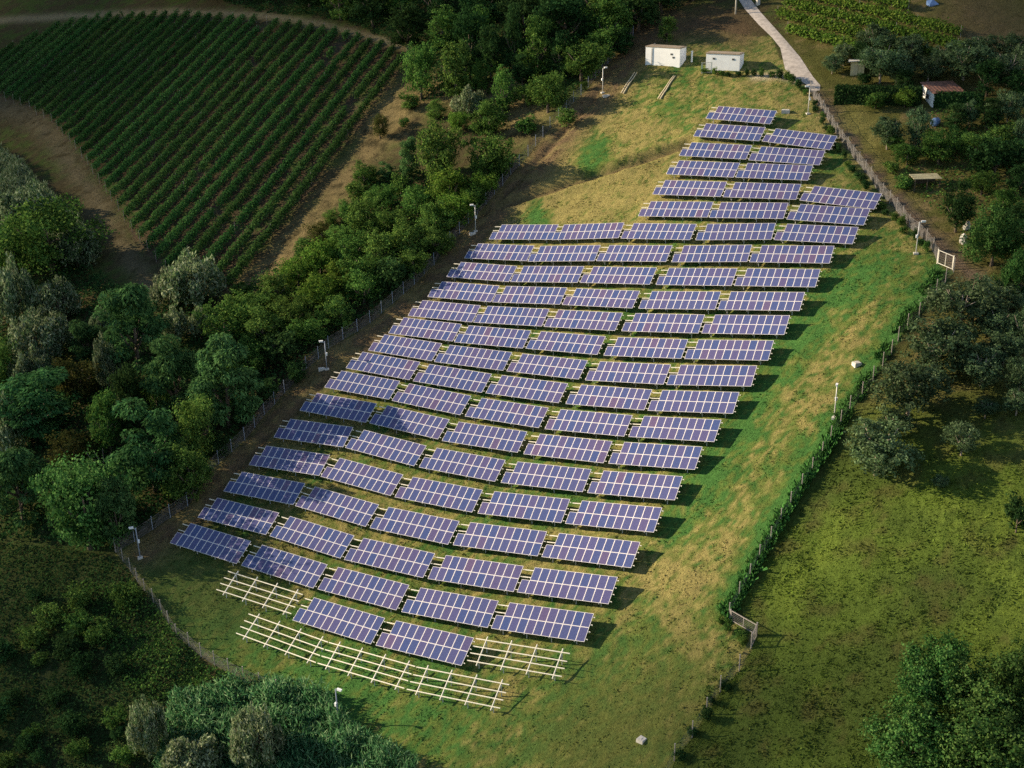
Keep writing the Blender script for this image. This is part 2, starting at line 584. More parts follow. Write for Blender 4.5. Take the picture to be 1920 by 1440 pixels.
M = dict(
    ground=col_mat('ground_soil_and_grass', 3.0, 0.6, 1.35, bump=0.8, bscale=5.0),
    grass=col_mat('grass_blades', 1.2, 0.75, 1.3, trans=0.25),
    cells=cell_mat(),
    alu=plain('aluminium_frame', (0.86, 0.80, 0.78), 0.45, 0.0, 0.1, 3.0, 0.5),
    steel=plain('galvanised_steel', (0.62, 0.60, 0.56), 0.5, 0.15, 0.2, 4.0),
    rack=plain('pale_rack_steel', (0.80, 0.74, 0.62), 0.5, 0.0, 0.12, 3.0),
    postm=plain('shade_blue_post', (0.30, 0.34, 0.42), 0.55, 0.1, 0.25, 3.0),  # blue cast of the shade mixed into the left posts' colour
    postw=plain('pale_fence_post', (0.32, 0.28, 0.25), 0.8, 0.0, 0.3, 3.0),
    wire=plain('zinc_wire', (0.22, 0.21, 0.21), 0.5, 0.3, 0.2, 5.0),
    white=plain('white_wall_paint', (0.87, 0.86, 0.85), 0.8, 0.0, 0.10, 0.9, 0.3),
    roofb=plain('brown_roof_sheet', (0.30, 0.23, 0.16), 0.8, 0.0, 0.3, 1.2),
    roofr=plain('rusty_red_roof', (0.25, 0.115, 0.075), 0.8, 0.0, 0.4, 1.6),
    tan=plain('sunlit_plaster', (0.62, 0.52, 0.30), 0.85, 0.0, 0.3, 1.5),
    wood=plain('weathered_timber', (0.60, 0.50, 0.32), 0.85, 0.0, 0.35, 3.0),
    dwood=plain('dark_timber', (0.10, 0.075, 0.05), 0.9, 0.0, 0.4, 3.0),
    conc=plain('pale_concrete', (0.56, 0.52, 0.46), 0.9, 0.0, 0.25, 2.5, bump=0.3),
    grey=plain('dark_grey_metal', (0.09, 0.09, 0.09), 0.5, 0.0, 0.2, 3.0),
    blue=plain('blue_plastic', (0.13, 0.22, 0.42), 0.45, 0.0, 0.2, 2.0),
    bark=plain('bark', (0.12, 0.09, 0.065), 0.95, 0.0, 0.4, 5.0, bump=0.6),
    barkp=plain('pale_branch_bark', (0.30, 0.24, 0.19), 0.95, 0.0, 0.3, 5.0),
    gravel=plain('gravel_track', (0.44, 0.38, 0.33), 0.95, 0.0, 0.4, 1.1, bump=0.5),
    oak=leaf_mat('oak_leaves', [(0.028, 0.074, 0.018), (0.054, 0.122, 0.026), (0.092, 0.172, 0.036), (0.15, 0.23, 0.05)]),
    bright=leaf_mat('bright_green_leaves', [(0.045, 0.10, 0.016), (0.075, 0.15, 0.022), (0.12, 0.20, 0.03), (0.17, 0.23, 0.045)]),
    silver=leaf_mat('silvery_willow_leaves', [(0.05, 0.095, 0.035), (0.09, 0.135, 0.06), (0.17, 0.21, 0.11), (0.30, 0.33, 0.21)]),
    acacia=leaf_mat('feathery_acacia_leaves', [(0.030, 0.080, 0.026), (0.050, 0.118, 0.038), (0.082, 0.16, 0.054)]),
    olive=leaf_mat('olive_leaves', [(0.045, 0.084, 0.034), (0.080, 0.128, 0.056), (0.14, 0.19, 0.095)]),
    bigoak=leaf_mat('deep_green_oak_leaves', [(0.022, 0.066, 0.016), (0.042, 0.105, 0.026), (0.072, 0.145, 0.036), (0.11, 0.185, 0.05)]),
    poplar=leaf_mat('fresh_green_leaves', [(0.030, 0.095, 0.026), (0.058, 0.16, 0.040), (0.10, 0.23, 0.058), (0.17, 0.31, 0.09)]),
    ochre=leaf_mat('ochre_leaves', [(0.045, 0.065, 0.018), (0.075, 0.085, 0.024), (0.105, 0.095, 0.03)]),
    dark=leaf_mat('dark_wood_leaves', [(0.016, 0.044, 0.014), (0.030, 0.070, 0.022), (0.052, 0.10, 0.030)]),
    vine=leaf_mat('vine_leaves', [(0.028, 0.082, 0.022), (0.048, 0.125, 0.032), (0.09, 0.17, 0.045)]),
    reed=leaf_mat('reed_blades', [(0.035, 0.115, 0.045), (0.07, 0.20, 0.075), (0.15, 0.32, 0.13), (0.32, 0.46, 0.24)], .45),
)
# ---------------------------------------------------------------- ground
FENCE_L = [(217, 1035), (247, 1018), (275, 1001), (325, 967), (358, 945), (380, 903), (402, 880), (425, 858), (462, 822), (497, 777),
           (535, 733), (575, 693), (597, 675), (616, 655), (637, 642), (659, 630), (679, 617), (698, 602), (717, 586), (754, 553),
           (771, 539), (789, 520), (822, 487), (838, 464), (853, 448), (869, 431), (884, 413), (915, 378), (943, 345), (957, 328),
           (970, 313), (985, 298), (1012, 265), (1025, 248), (1038, 232), (1052, 220), (1065, 204), (1120, 144), (1153, 104), (1187, 68)]
FENCE_BL = [(217, 1035), (243, 1068), (262, 1098), (288, 1130), (304, 1152), (320, 1178), (333, 1197), (359, 1215), (383, 1235),
            (444, 1270), (474, 1284), (520, 1300)]
FENCE_R1 = [(1519, 172), (1525, 183), (1547, 217), (1563, 243), (1580, 268), (1600, 295), (1623, 323), (1643, 353), (1663, 375),
            (1683, 398), (1703, 425), (1723, 440), (1747, 468), (1757, 490)]
FENCE_R2 = [(1788, 510), (1770, 533), (1743, 565), (1728, 587), (1717, 603), (1700, 617), (1687, 633), (1673, 662), (1657, 687),
            (1643, 707), (1625, 733), (1610, 750), (1593, 770), (1575, 800), (1563, 817), (1540, 860), (1528, 880), (1510, 907),
            (1493, 937), (1475, 960), (1457, 997), (1439, 1027), (1420, 1057), (1401, 1097), (1383, 1127), (1367, 1160)]
FENCE_R3 = [(1408, 1215), (1386, 1257), (1361, 1280), (1335, 1317), (1308, 1373), (1283, 1397), (1262, 1430), (1240, 1475)]
FIELD = FENCE_L + [(1320, 55), (1440, 70), (1475, 130)] + FENCE_R1 + FENCE_R2 + [(1417, 1195)] + FENCE_R3 + [(1230, 1600), (620, 1600)] + FENCE_BL[::-1]
VINE_POLY = [(0, 185), (50, 205), (100, 235), (140, 282), (170, 322), (200, 362), (235, 422), (270, 470), (310, 510), (345, 543), (425, 548),
             (477, 482), (560, 385), (640, 287), (700, 200), (757, 118), (740, 95), (640, 62), (500, 42), (350, 30), (200, 33), (110, 50), (40, 85),
             (-60, 125), (-60, 170)]
LOWER_R = [(1367, 1160), (1420, 1057), (1493, 937), (1575, 800), (1657, 687), (1743, 565), (1790, 520), (2100, 500), (2100, 1700), (1200, 1700), (1240, 1470)]


def L3(c):
    return np.array(c, float)


DRY, MID, LUSH, SOIL, LITTER = L3((.225, .190, .070)), L3((.090, .125, .030)), L3((.052, .128, .032)), L3((.120, .080, .050)), L3((.060, .050, .026))


def sstep(a, b, x):
    t = np.clip((x - a) / (b - a), 0, 1)
    return t * t * (3 - 2 * t)


def mixc(a, b, t):
    return a + (b - a) * t[:, None]


def splat(px, py, pts, r):
    return np.exp(-(seg_dist(px, py, pts if len(pts) > 1 else [pts[0], (pts[0][0] + .1, pts[0][1])]) / r) ** 2)


def ground_colour(x, y, z):
    """what grows or lies on each spot of the hillside"""
    P = np.stack([x, y, z], -1)
    px, py = to_px(P)
    wob = (fbm(x * .35, y * .35, 3) - .5)
    wob2 = (fbm(x * .35 + 50, y * .35, 9) - .5)
    qx, qy = px + wob * 26, py + wob2 * 20
    n1 = fbm(x * .12, y * .12, 11)
    n2 = fbm(x * .7, y * .7, 23)
    n3 = fbm(x * 2.2, y * 2.2, 31, 3)
    n4 = fbm(x * .45 + 9, y * .45, 53)
    # woodland and scrub floor
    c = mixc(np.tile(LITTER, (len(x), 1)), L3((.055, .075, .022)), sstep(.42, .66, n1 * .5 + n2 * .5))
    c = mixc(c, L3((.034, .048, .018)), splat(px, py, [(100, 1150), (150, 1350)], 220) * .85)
    # slopes right of the field: orchard and gardens
    right = sstep(-20, 20, qx - np.interp(qy, [0, 170, 470, 520, 820, 1160, 1440], [1450, 1520, 1770, 1790, 1565, 1370, 1240]))
    orch = mixc(np.tile(L3((.085, .085, .026)), (len(x), 1)), L3((.17, .13, .06)), sstep(.45, .7, n2 * .6 + n1 * .4))
    c = mixc(c, orch, right)
    low = inside(qx, qy, LOWER_R) * sstep(600, 900, qy)
    olive = mixc(np.tile(L3((.056, .082, .019)), (len(x), 1)), L3((.080, .116, .021)), sstep(.35, .70, n1))
    olive = mixc(olive, L3((.092, .078, .030)), sstep(.52, .74, n4) * .5)
    for a, r in (([(1560, 1000), (1480, 1130)], 40), ([(1890, 980), (1900, 1120), (1880, 1180)], 50), ([(1780, 960)], 50)):
        olive = mixc(olive, L3((.110, .150, .026)), splat(px, py, a, r) * sstep(.3, .6, n2))
    c = mixc(c, olive, low)
    # solar field
    inf = inside(px + wob * 8, py + wob2 * 8, FIELD)
    D = .44 + (n1 - .5) * .8 + (n2 - .5) * 1.1 + (n3 - .5) * 1.5
    for pts, r, w in (([(1200, 300), (1080, 360)], 150, .46), ([(1430, 160)], 60, .25), ([(1120, 278), (1105, 300)], 28, -1.2), ([(1012, 412)], 26, -1.3),
                      ([(1240, 195), (1300, 210)], 34, -.35), ([(1640, 505), (1560, 560), (1490, 640), (1420, 740), (1340, 870), (1270, 985)], 46, -.74),
                      ([(1660, 540), (1560, 670), (1480, 780), (1400, 905), (1330, 1010), (1250, 1110)], 44, .10),
                      ([(1650, 560), (1545, 690), (1465, 800), (1392, 920), (1320, 1030), (1235, 1130)], 5, .22), ([(1630, 552), (1528, 680), (1448, 790), (1376, 910), (1304, 1020), (1219, 1118)], 5, .22),
                      ([(1752, 520), (1640, 690), (1540, 850), (1440, 1000), (1372, 1130)], 28, -1.0),
                      ([(380, 1160), (520, 1230), (640, 1290)], 90, -.40), ([(700, 1340), (980, 1400), (1200, 1300)], 120, -.38),
                      ([(820, 760), (1050, 700), (1000, 1000), (800, 1060)], 120, -.12), ([(1380, 1250)], 90, -.12)):
        D = D + w * splat(px, py, pts, r)
    f = mixc(np.tile(MID, (len(x), 1)), DRY, sstep(.15, .85, D))
    f = mixc(f, LUSH, sstep(.25, -.25, D + (n3 - .5) * .8))
    # shade painted dark green by the bare racks, olive growth at the south end
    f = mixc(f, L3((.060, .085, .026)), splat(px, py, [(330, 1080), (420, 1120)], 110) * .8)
    f = mixc(f, L3((.12, .125, .035)), splat(px, py, [(1100, 1420), (1250, 1330)], 130) * .7)
    # bare strip inside the western fence, with a ditch
    ws = splat(px, py, [(p[0] + 22, p[1] + 12) for p in FENCE_L[1:]], 30)
    f = mixc(f, mixc(np.tile(SOIL, (len(x), 1)), L3((.15, .12, .055)), sstep(.4, .7, n2)), np.clip(ws * 1.25, 0, 1) * .9)
    c = mixc(c, f, inf.astype(float))
    # earth round the cabins
    c = mixc(c, L3((.10, .068, .040)), splat(px, py, [(1180, 60), (1300, 45), (1390, 60)], 36) * .85)
    c = mixc(c, L3((.48, .40, .28)), splat(px, py, [(1413, 144), (1455, 142), (1500, 150)], 7) * .9)
    c = mixc(c, L3((.13, .095, .05)), splat(px, py, [(940, 384), (1000, 366), (1075, 338), (1150, 316), (1200, 300), (1292, 268)], 5) * .9)
    # vineyard earth, the tracks round it, the dry bank beside the wood
    v = inside(qx, qy, VINE_POLY).astype(float)
    c = mixc(c, mixc(np.tile(L3((.075, .056, .036)), (len(x), 1)), L3((.06, .085, .028)), sstep(.5, .7, n2)), v)
    c = mixc(c, L3((.105, .088, .052)), splat(qx, qy, [(-20, 190), (60, 218), (110, 270), (160, 350), (215, 440), (258, 500), (275, 545)], 24) * sstep(.25, .6, n2 + .1))
    c = mixc(c, L3((.19, .16, .095)), splat(px, py, [(-30, 40), (150, 29), (330, 22), (500, 30), (620, 50), (700, 70), (770, 95)], 7) * .9)
    c = mixc(c, L3((.18, .135, .065)), splat(qx, qy, [(440, 565), (520, 492), (600, 402), (690, 285), (745, 190)], 28) * sstep(.25, .55, n2) * .9)
    c = mixc(c, L3((.19, .145, .068)), splat(qx, qy, [(730, 230), (800, 170), (990, 150), (960, 230), (1000, 210)], 38) * sstep(.3, .6, n2) * .9)
    # worn soil outside the eastern fence
    c = mixc(c, L3((.17, .12, .085)), splat(qx, qy, [(1535, 185), (1605, 280), (1685, 380), (1765, 465), (1830, 520)], 16) * .9)
    c = mixc(c, L3((.17, .155, .050)), splat(qx, qy, [(1600, 230), (1660, 310), (1690, 340)], 34) * sstep(.35, .6, n2))
    c = mixc(c, L3((.10, .075, .040)), splat(qx, qy, [(1830, 30), (1900, 90)], 90) * .8)
    return c * (.80 + .40 * n3)[:, None], inf, low, v


TERRACE = poly_world([(940, 384), (1000, 366), (1075, 338), (1150, 316), (1200, 300), (1292, 268)])[:, :2]
DITCH = poly_world([(1118, 178), (1085, 215), (1060, 243), (1020, 290), (985, 325), (950, 360), (905, 402)])[:, :2]
DITCH2 = poly_world([(640, 690), (560, 760), (500, 815), (450, 870), (420, 905)])[:, :2]


ROAD_C = poly_world([(1391, -8), (1411, 22), (1438, 50), (1462, 74), (1482, 98), (1495, 132), (1503, 141), (1525, 165), (1530, 171)])[:, :2]


def relief(x, y):
    """tussocks, ruts, the terrace step and the ditches"""
    r = (fbm(x * 1.1, y * 1.1, 41, 3) - .5) * .26 + (fbm(x * .22, y * .22, 43, 2) - .5) * .5
    r = r * sstep(1.5, 5, seg_dist(x, y, ROAD_C))
    d = seg_dist(x, y, TERRACE)
    r = r - .95 * np.exp(-(d / 1.0) ** 2) + .25 * np.exp(-((d - 1.9) / .7) ** 2)
    d = np.minimum(seg_dist(x, y, DITCH), seg_dist(x, y, DITCH2))
    r = r - .50 * np.exp(-(d / .7) ** 2)
    return r


def axis(lo, hi, st, far):
    a = list(np.arange(lo, hi + st / 2, st))
    g = st
    while a[-1] < far:
        g *= 1.35
        a.append(a[-1] + g)
    g = st
    b = []
    v = lo
    while v > -far:
        g *= 1.35
        v -= g
        b.append(v)
    return np.array(b[::-1] + a)


gx, gy = axis(-165, 110, .5, 2500), axis(66, 372, .5, 2500)
GX, GY = np.meshgrid(gx, gy, indexing='ij')
fx, fy = GX.ravel(), GY.ravel()
fz = Z(fx, fy)
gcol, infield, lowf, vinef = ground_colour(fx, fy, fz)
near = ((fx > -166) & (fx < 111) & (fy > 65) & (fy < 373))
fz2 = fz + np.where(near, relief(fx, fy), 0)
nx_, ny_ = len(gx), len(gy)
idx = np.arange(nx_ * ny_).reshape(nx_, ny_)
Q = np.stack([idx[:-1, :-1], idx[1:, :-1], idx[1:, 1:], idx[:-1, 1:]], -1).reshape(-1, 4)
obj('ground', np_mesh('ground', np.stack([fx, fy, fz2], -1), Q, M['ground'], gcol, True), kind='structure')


def zr(x, y):
    x, y = np.atleast_1d(np.asarray(x, float)), np.atleast_1d(np.asarray(y, float))
    return Z(x, y) + relief(x, y)


def in_view(x, y, z, mrg=60):
    px, py = to_px(np.stack([x, y, z], -1))
    return (px > -mrg) & (px < 1920 + mrg) & (py > -mrg) & (py < 1440 + mrg)


# gravel track coming down past the cabins
RL = G([1380, 1397, 1423, 1447, 1463, 1472, 1480, 1513, 1522], [-8, 18, 47, 70, 90, 130, 137, 160, 172])
RR = G([1402, 1426, 1453, 1477, 1500, 1517, 1525, 1538, 1537], [-8, 23, 53, 80, 107, 133, 145, 160, 170])
V, Qd = [], []
nst = 7
rows = []
for k in range(len(RL) - 1):
    for s in np.linspace(0, 1, 5)[: (5 if k == len(RL) - 2 else 4)]:
        a = RL[k] * (1 - s) + RL[k + 1] * s
        b = RR[k] * (1 - s) + RR[k + 1] * s
        rows.append([a * (1 - t) + b * t for t in np.linspace(0, 1, nst)])
rows = np.array(rows)
rows[..., 2] = Z(rows[..., 0], rows[..., 1]) + .035 + .05 * np.sin(np.linspace(0, np.pi, nst))
i2 = np.arange(rows.shape[0] * nst).reshape(-1, nst)
Q = np.stack([i2[:-1, :-1], i2[:-1, 1:], i2[1:, 1:], i2[1:, :-1]], -1).reshape(-1, 4)
obj('gravel_track', np_mesh('gravel_track', rows.reshape(-1, 3), Q, M['gravel'], None, True), kind='structure')


# ---------------------------------------------------------------- grass
def blades(name, x, y, size, tall, col, mt, spread=.6, n=1):
    """upright tapering blades, n to a tuft"""
    x, y, size, tall = (np.repeat(a, n) for a in (x, y, size, tall))
    col = np.repeat(col, n, 0)
    x = x + rng.normal(0, .12, len(x)) * (n > 1)
    y = y + rng.normal(0, .12, len(x)) * (n > 1)
    z = zr(x, y) - .03
    an = rng.uniform(0, 2 * np.pi, len(x))
    lx, ly = rng.normal(0, spread, len(x)) * tall, rng.normal(0, spread, len(x)) * tall
    ux, uy = np.cos(an) * size / 2, np.sin(an) * size / 2
    P = np.stack([np.stack([x - ux, y - uy, z], -1), np.stack([x + ux, y + uy, z], -1),
                  np.stack([x + ux * .55 + lx, y + uy * .55 + ly, z + tall], -1), np.stack([x - ux * .3 + lx * 1.1, y - uy * .3 + ly * 1.1, z + tall * .8], -1)], 1)
    Qb = np.arange(len(x) * 4).reshape(-1, 4)
    return np_mesh(name, P.reshape(-1, 3), Qb, mt, np.repeat(col, 4, 0))


NG = 900000
gxx, gyy = rng.uniform(-140, 95, NG), rng.uniform(70, 330, NG)
gzz = Z(gxx, gyy)
k = in_view(gxx, gyy, gzz, 20)
gxx, gyy, gzz = gxx[k], gyy[k], gzz[k]
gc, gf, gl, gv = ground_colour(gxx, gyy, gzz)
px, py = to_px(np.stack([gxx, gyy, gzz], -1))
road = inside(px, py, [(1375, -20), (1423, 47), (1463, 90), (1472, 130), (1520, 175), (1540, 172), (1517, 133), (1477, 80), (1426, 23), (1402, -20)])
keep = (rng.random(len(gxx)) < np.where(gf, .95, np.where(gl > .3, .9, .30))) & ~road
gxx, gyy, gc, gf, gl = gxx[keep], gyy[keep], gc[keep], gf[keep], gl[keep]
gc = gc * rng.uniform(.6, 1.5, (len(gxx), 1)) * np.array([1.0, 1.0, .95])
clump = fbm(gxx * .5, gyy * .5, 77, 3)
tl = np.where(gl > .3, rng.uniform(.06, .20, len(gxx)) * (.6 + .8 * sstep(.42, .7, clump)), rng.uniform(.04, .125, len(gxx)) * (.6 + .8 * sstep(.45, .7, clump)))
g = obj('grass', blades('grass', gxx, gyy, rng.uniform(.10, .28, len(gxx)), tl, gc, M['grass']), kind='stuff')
tag(g, 'short green and sun-dried grass over the solar field and the slopes around it', 'grass')


# ---------------------------------------------------------------- solar arrays
MW, MP, SL, TILT, CL = .985, 1.009, 3.35, R_(29.4), .9
LEN = 11.1


def module_mesh():
    b = MB()
    h = 1.66
    w, f, t = MW, .031, .04
    b.box((w / 2, h / 2, -.004), (w - 2 * f, h - 2 * f, .02), m=1)
    b.box((w / 2, f / 2, 0), (w, f, t), m=0).box((w / 2, h - f / 2, 0), (w, f, t), m=0)
    b.box((f / 2, h / 2, 0), (f, h - 2 * f, t), m=0).box((w - f / 2, h / 2, 0), (f, h - 2 * f, t), m=0)
    return b.mesh('module', [M['alu'], M['cells']])


def rail_mesh(L, mt, name):
    b = MB()
    b.box((L / 2, 0, 0), (L, .055, .08)).box((L / 2, -.04, -.03), (L, .03, .015))
    return b.mesh(name, mt)


def rafter_mesh(mt, name):
    b = MB()
    b.box((0, SL / 2, 0), (.07, SL + .1, .11)).box((.05, SL / 2, -.045), (.03, SL + .1, .015))
    return b.mesh(name, mt)


def leg_mesh(h, mt, name):
    b = MB()
    b.box((0, 0, -h / 2), (.03, .11, h)).box((.045, .05, -h / 2), (.06, .015, h)).box((.045, -.05, -h / 2), (.06, .015, h))
    b.box((0, 0, -.02), (.16, .14, .03))
    return b.mesh(name, mt)


ME_MOD = module_mesh()
ME_RAIL, ME_RAFT, ME_LEG = rail_mesh(LEN + .35, M['rack'], 'rail'), rafter_mesh(M['steel'], 'rafter'), leg_mesh(1.75, M['steel'], 'leg')
ME_RAFT2, ME_LEG2 = rafter_mesh(M['rack'], 'bare_rafter'), leg_mesh(1.75, M['steel'], 'bare_leg')
RAFT_X = (1.1, 4.0, 6.95, 9.9)
RAIL_Y = (.36, 1.24, 2.05, 2.95)


def frame_of(yaw, pitch):
    yaw, pitch = R_(yaw), R_(pitch)
    r = Vector((math.cos(yaw) * math.cos(pitch), math.sin(yaw) * math.cos(pitch), math.sin(pitch)))
    h = Vector((-r.y, r.x, 0)).normalized()
    v = r.cross(h)
    u = math.cos(TILT) * h + math.sin(TILT) * v
    return Matrix((r, u, r.cross(u))).transposed()


def rack_parts(root, R3, L, raft_me, leg_me, rail_me, xs):
    for x in xs:
        obj('rafter', raft_me, root, Matrix.Translation((x, 0, -.155)))
        for y in (.45, 2.75):
            obj('leg', leg_me, root, Matrix.Translation((x + .07, y, -.2)) @ R3.inverted().to_4x4())
    for y in RAIL_Y:
        obj('rail', rail_me, root, Matrix.Translation((-.12, y, -.07)))


NROW = {}
for a in ARRAYS:
    NROW.setdefault(int(a[0][:-1]), []).append(a[0][-1])
for nm, x, y, z, yaw, pit in ARRAYS:
    R3 = frame_of(yaw, pit)
    o = Vector((x, y, z)) - R3.col[0] * (LEN / 2)
    row, col = int(nm[:-1]), nm[-1]
    n = len(NROW[row])
    kk = NROW[row].index(col) + 1
    place = {1: {1: 'only array'}, 2: {1: 'left array', 2: 'right array'}, 3: {1: 'left array', 2: 'middle array', 3: 'right array'},
             5: {1: 'leftmost array', 2: 'second array from left', 3: 'middle array', 4: 'fourth array from left', 5: 'rightmost array'}}[n][kk]
    top = 23 - row
    if row == 1:
        lab = 'blue solar array between bare racks, ' + ('directly right of the left empty rack' if kk == 1 else 'directly left of the right empty rack')
    elif row <= 11:
        lab = 'tilted blue solar array, %s in the %s row above the bare racks' % (place, ordn(row - 1))
    elif top == 1:
        lab = 'single blue solar array standing alone at the top of the slope'
    else:
        lab = 'tilted blue solar array, %s in the %s row down from the hilltop' % (place, ordn(top))
    t = thing('solar_array', lab, 'solar array', Matrix.Translation(o) @ R3.to_4x4(), 'solar arrays in rows on the hillside')
    for i in range(11):
        obj('solar_module', ME_MOD, t, Matrix.Translation((i * MP, 0, 0)))
        if i:
            obj('solar_module', ME_MOD, t, Matrix.Translation((i * MP, 1.68, 0)))
    rack_parts(t, R3, LEN, ME_RAFT, ME_LEG, ME_RAIL, RAFT_X)

RL_LAB = {'0a': 'bare pale metal rack without panels, left end of the lowest row', '0b': 'bare pale metal rack without panels, middle of the lowest row',
          '0c': 'bare pale metal rack without panels, right end of the lowest row', '1a': 'bare metal rack left of the two lowest solar arrays',
          '1d': 'bare metal rack right of the two lowest solar arrays'}
for nm, x, y, z, yaw, pit, L in RACKS:
    R3 = frame_of(yaw, pit)
    o = Vector((x, y, z)) - R3.col[0] * (L / 2)
    t = thing('empty_rack', RL_LAB[nm], 'panel rack', Matrix.Translation(o) @ R3.to_4x4(), 'empty panel racks below the arrays')
    rack_parts(t, R3, L, ME_RAFT2, ME_LEG2, rail_mesh(L - .12, M['rack'], 'bare_rail'), [x * L / 11.1 for x in RAFT_X])
# ---------------------------------------------------------------- fences
def resample(P, st):
    P = np.asarray(P)[:, :2]
    d = np.concatenate([[0], np.cumsum(np.hypot(*(P[1:] - P[:-1]).T))])
    n = max(1, int(round(d[-1] / st)))
    s = np.linspace(0, d[-1], n + 1)
    return np.stack([np.interp(s, d, P[:, 0]), np.interp(s, d, P[:, 1])], -1)


def post_mesh(h, r, mt, name):
    b = MB()
    b.tube([(0, 0, -.4), (0, 0, h)], r, 6).box((0, 0, h + .01), (r * 2.3, r * 2.3, .03))
    return b.mesh(name, mt)


def fence(name, pts_px, label, post_me, h, st=2.6, dz=.22, rail=False, wire='wire'):
    P = resample(poly_world(pts_px), st)
    z = zr(P[:, 0], P[:, 1])
    c = Vector((P[0, 0], P[0, 1], z[0]))
    t = thing(name, label, 'fence', Matrix.Translation(c), 'wire fences round the field')
    b = MB()
    for i in range(len(P) - 1):
        a0, a1 = Vector((P[i, 0], P[i, 1], z[i])) - c, Vector((P[i + 1, 0], P[i + 1, 1], z[i + 1])) - c
        d = a1 - a0
        nn = Vector((-d.y, d.x, 0)).normalized()
        L = d.length
        k = max(2, int(L / dz))
        w = .011

        def strip(p, q, w=w):
            dd = (q - p).normalized()
            s = dd.cross(nn).normalized() * w
            b.add([p - s, p + s, q + s, q - s], [(0, 1, 2, 3)])
        for j in range(k):
            f0, f1 = j / k, min(1, (j + h / dz) / k)
            hh = h * min(1, (1 - f0) * k * dz / h)
            strip(a0 + d * f0 + Vector((0, 0, .03)), a0 + d * f1 + Vector((0, 0, hh)))
            strip(a0 + d * (1 - f0) + Vector((0, 0, .03)), a0 + d * (1 - f1) + Vector((0, 0, hh)))
        for zz_ in (.06, h * .5, h - .05):
            strip(a0 + Vector((0, 0, zz_)), a1 + Vector((0, 0, zz_)), .014)
        if rail:
            b.beam(a0 + Vector((0, 0, h)), a1 + Vector((0, 0, h)), .05, .05)
    obj('wire_mesh', b.mesh('wire_mesh', M[wire]), t)
    for i in range(len(P)):
        obj('post', post_me, t, Matrix.Translation((P[i, 0] - c.x, P[i, 1] - c.y, z[i] - c.z)))
    return t


PB, PW = post_mesh(1.95, .045, M['postm'], 'shade_tinted_post'), post_mesh(1.9, .055, M['postw'], 'pale_post')
fence('wire_fence', FENCE_L, 'long wire fence on shade-tinted blue-grey posts between the wood and the arrays', PB, 1.75, 2.5)
fence('wire_fence', FENCE_BL, 'curved wire fence between the bare racks and the dark scrub', PW, 1.6, 2.5, .18)
fence('wire_fence', FENCE_R1, 'dense grey wire fence between the upper arrays and the gardens', PW, 1.6, 2.4, .11, False)
fence('wire_fence', FENCE_R2, 'wire fence on pale posts beside the olive trees', PW, 1.6, 2.5, .18)
fence('wire_fence', FENCE_R3, 'last stretch of wire fence below the field corner gate', PW, 1.5, 2.8, .2)


def gate(label, pa, pb, h, mt, bars, z0=0.0):
    a, b_ = g1(*pa), g1(*pb)
    a.z, b_.z = zr(a.x, a.y)[0], zr(b_.x, b_.y)[0]
    L = (b_ - a).length
    d = b_ - a
    R3 = Matrix.Rotation(math.atan2(d.y, d.x), 4, 'Z')
    sl = d.z / math.hypot(d.x, d.y)
    t = thing('field_gate', label, 'gate', Matrix.Translation(a) @ R3)
    for x in (0, L):
        m = MB().box((0, 0, h / 2 - .2), (.1, .1, h + .4)).box((0, 0, h + .02), (.14, .14, .04)).mesh('gate_post', mt)
        obj('gate_post', m, t, Matrix.Translation((x, 0, sl * x)))
    f = MB()
    for zz_ in (.12, h - .08):
        f.beam((.09, 0, zz_ + sl * .09), (L - .09, 0, zz_ + sl * (L - .09)), .06, .07)
    for x in (.12, L / 2, L - .12):
        f.beam((x, 0, .1 + sl * x), (x, 0, h - .08 + sl * x), .055, .06)
    fo = obj('gate_frame', f.mesh('gate_frame', mt), t)
    q = MB()
    for i in range(bars):
        x = .2 + (L - .4) * i / (bars - 1)
        q.beam((x, .02, .15 + sl * x), (x, .02, h - .1 + sl * x), .014, .014)
    for i in range(6):
        zq = .2 + i * (h - .35) / 5
        q.beam((.1, -.02, zq + sl * .1), (L - .1, -.02, zq + sl * (L - .1)), .014, .014)
    obj('bars', q.mesh('bars', M['wire']), t)
    return t


gate('white framed gate in the fence at the right edge of the field', (1757, 494), (1786, 505), 1.9, M['rack'], 12)
gate('grey barred gate at the field corner where the fence steps out', (1369, 1163), (1418, 1193), 1.3, M['postw'], 18)
gate('narrow upright gate panel at the outer tip of the stepped fence corner', (1418, 1195), (1409, 1213), 1.6, M['postw'], 6)


# ---------------------------------------------------------------- camera poles
def camera_pole(px, py, label, turn, bl=False):
    p = g1(px, py)
    p.z = zr(p.x, p.y)[0]
    t = thing('camera_pole', label, 'camera pole', Matrix.Translation(p) @ Matrix.Rotation(turn, 4, 'Z'), 'security camera poles along the fences')
    mt = M['postm'] if bl else M['steel']  # left poles take the post colour with the shade mixed in
    obj('pole', MB().tube([(0, 0, -.1), (0, 0, 2.2), (0, 0, 4.35)], [.075, .065, .055], 10).mesh('pole', mt, True), t)
    obj('footing', MB().box((0, 0, .02), (.62, .55, .24)).mesh('footing', M['conc']), t)
    bx = obj('junction_box', MB().box((.13, 0, 2.35), (.2, .26, .36)).box((.13, 0, 2.55), (.24, .3, .03)).mesh('junction_box', M['white']), t)
    ar = obj('bracket', MB().beam((0, 0, 4.25), (-.38, 0, 4.32), .05, .05).beam((0, 0, 4.0), (-.3, 0, 4.3), .03, .03).mesh('bracket', mt), t)
    cm = MB().box((-.5, 0, 4.4), (.5, .2, .19)).box((-.52, 0, 4.51), (.58, .25, .03)).tube([(-.76, 0, 4.4), (-.8, 0, 4.4)], .07, 10)
    obj('camera', cm.mesh('camera', M['white']), t)
    return t


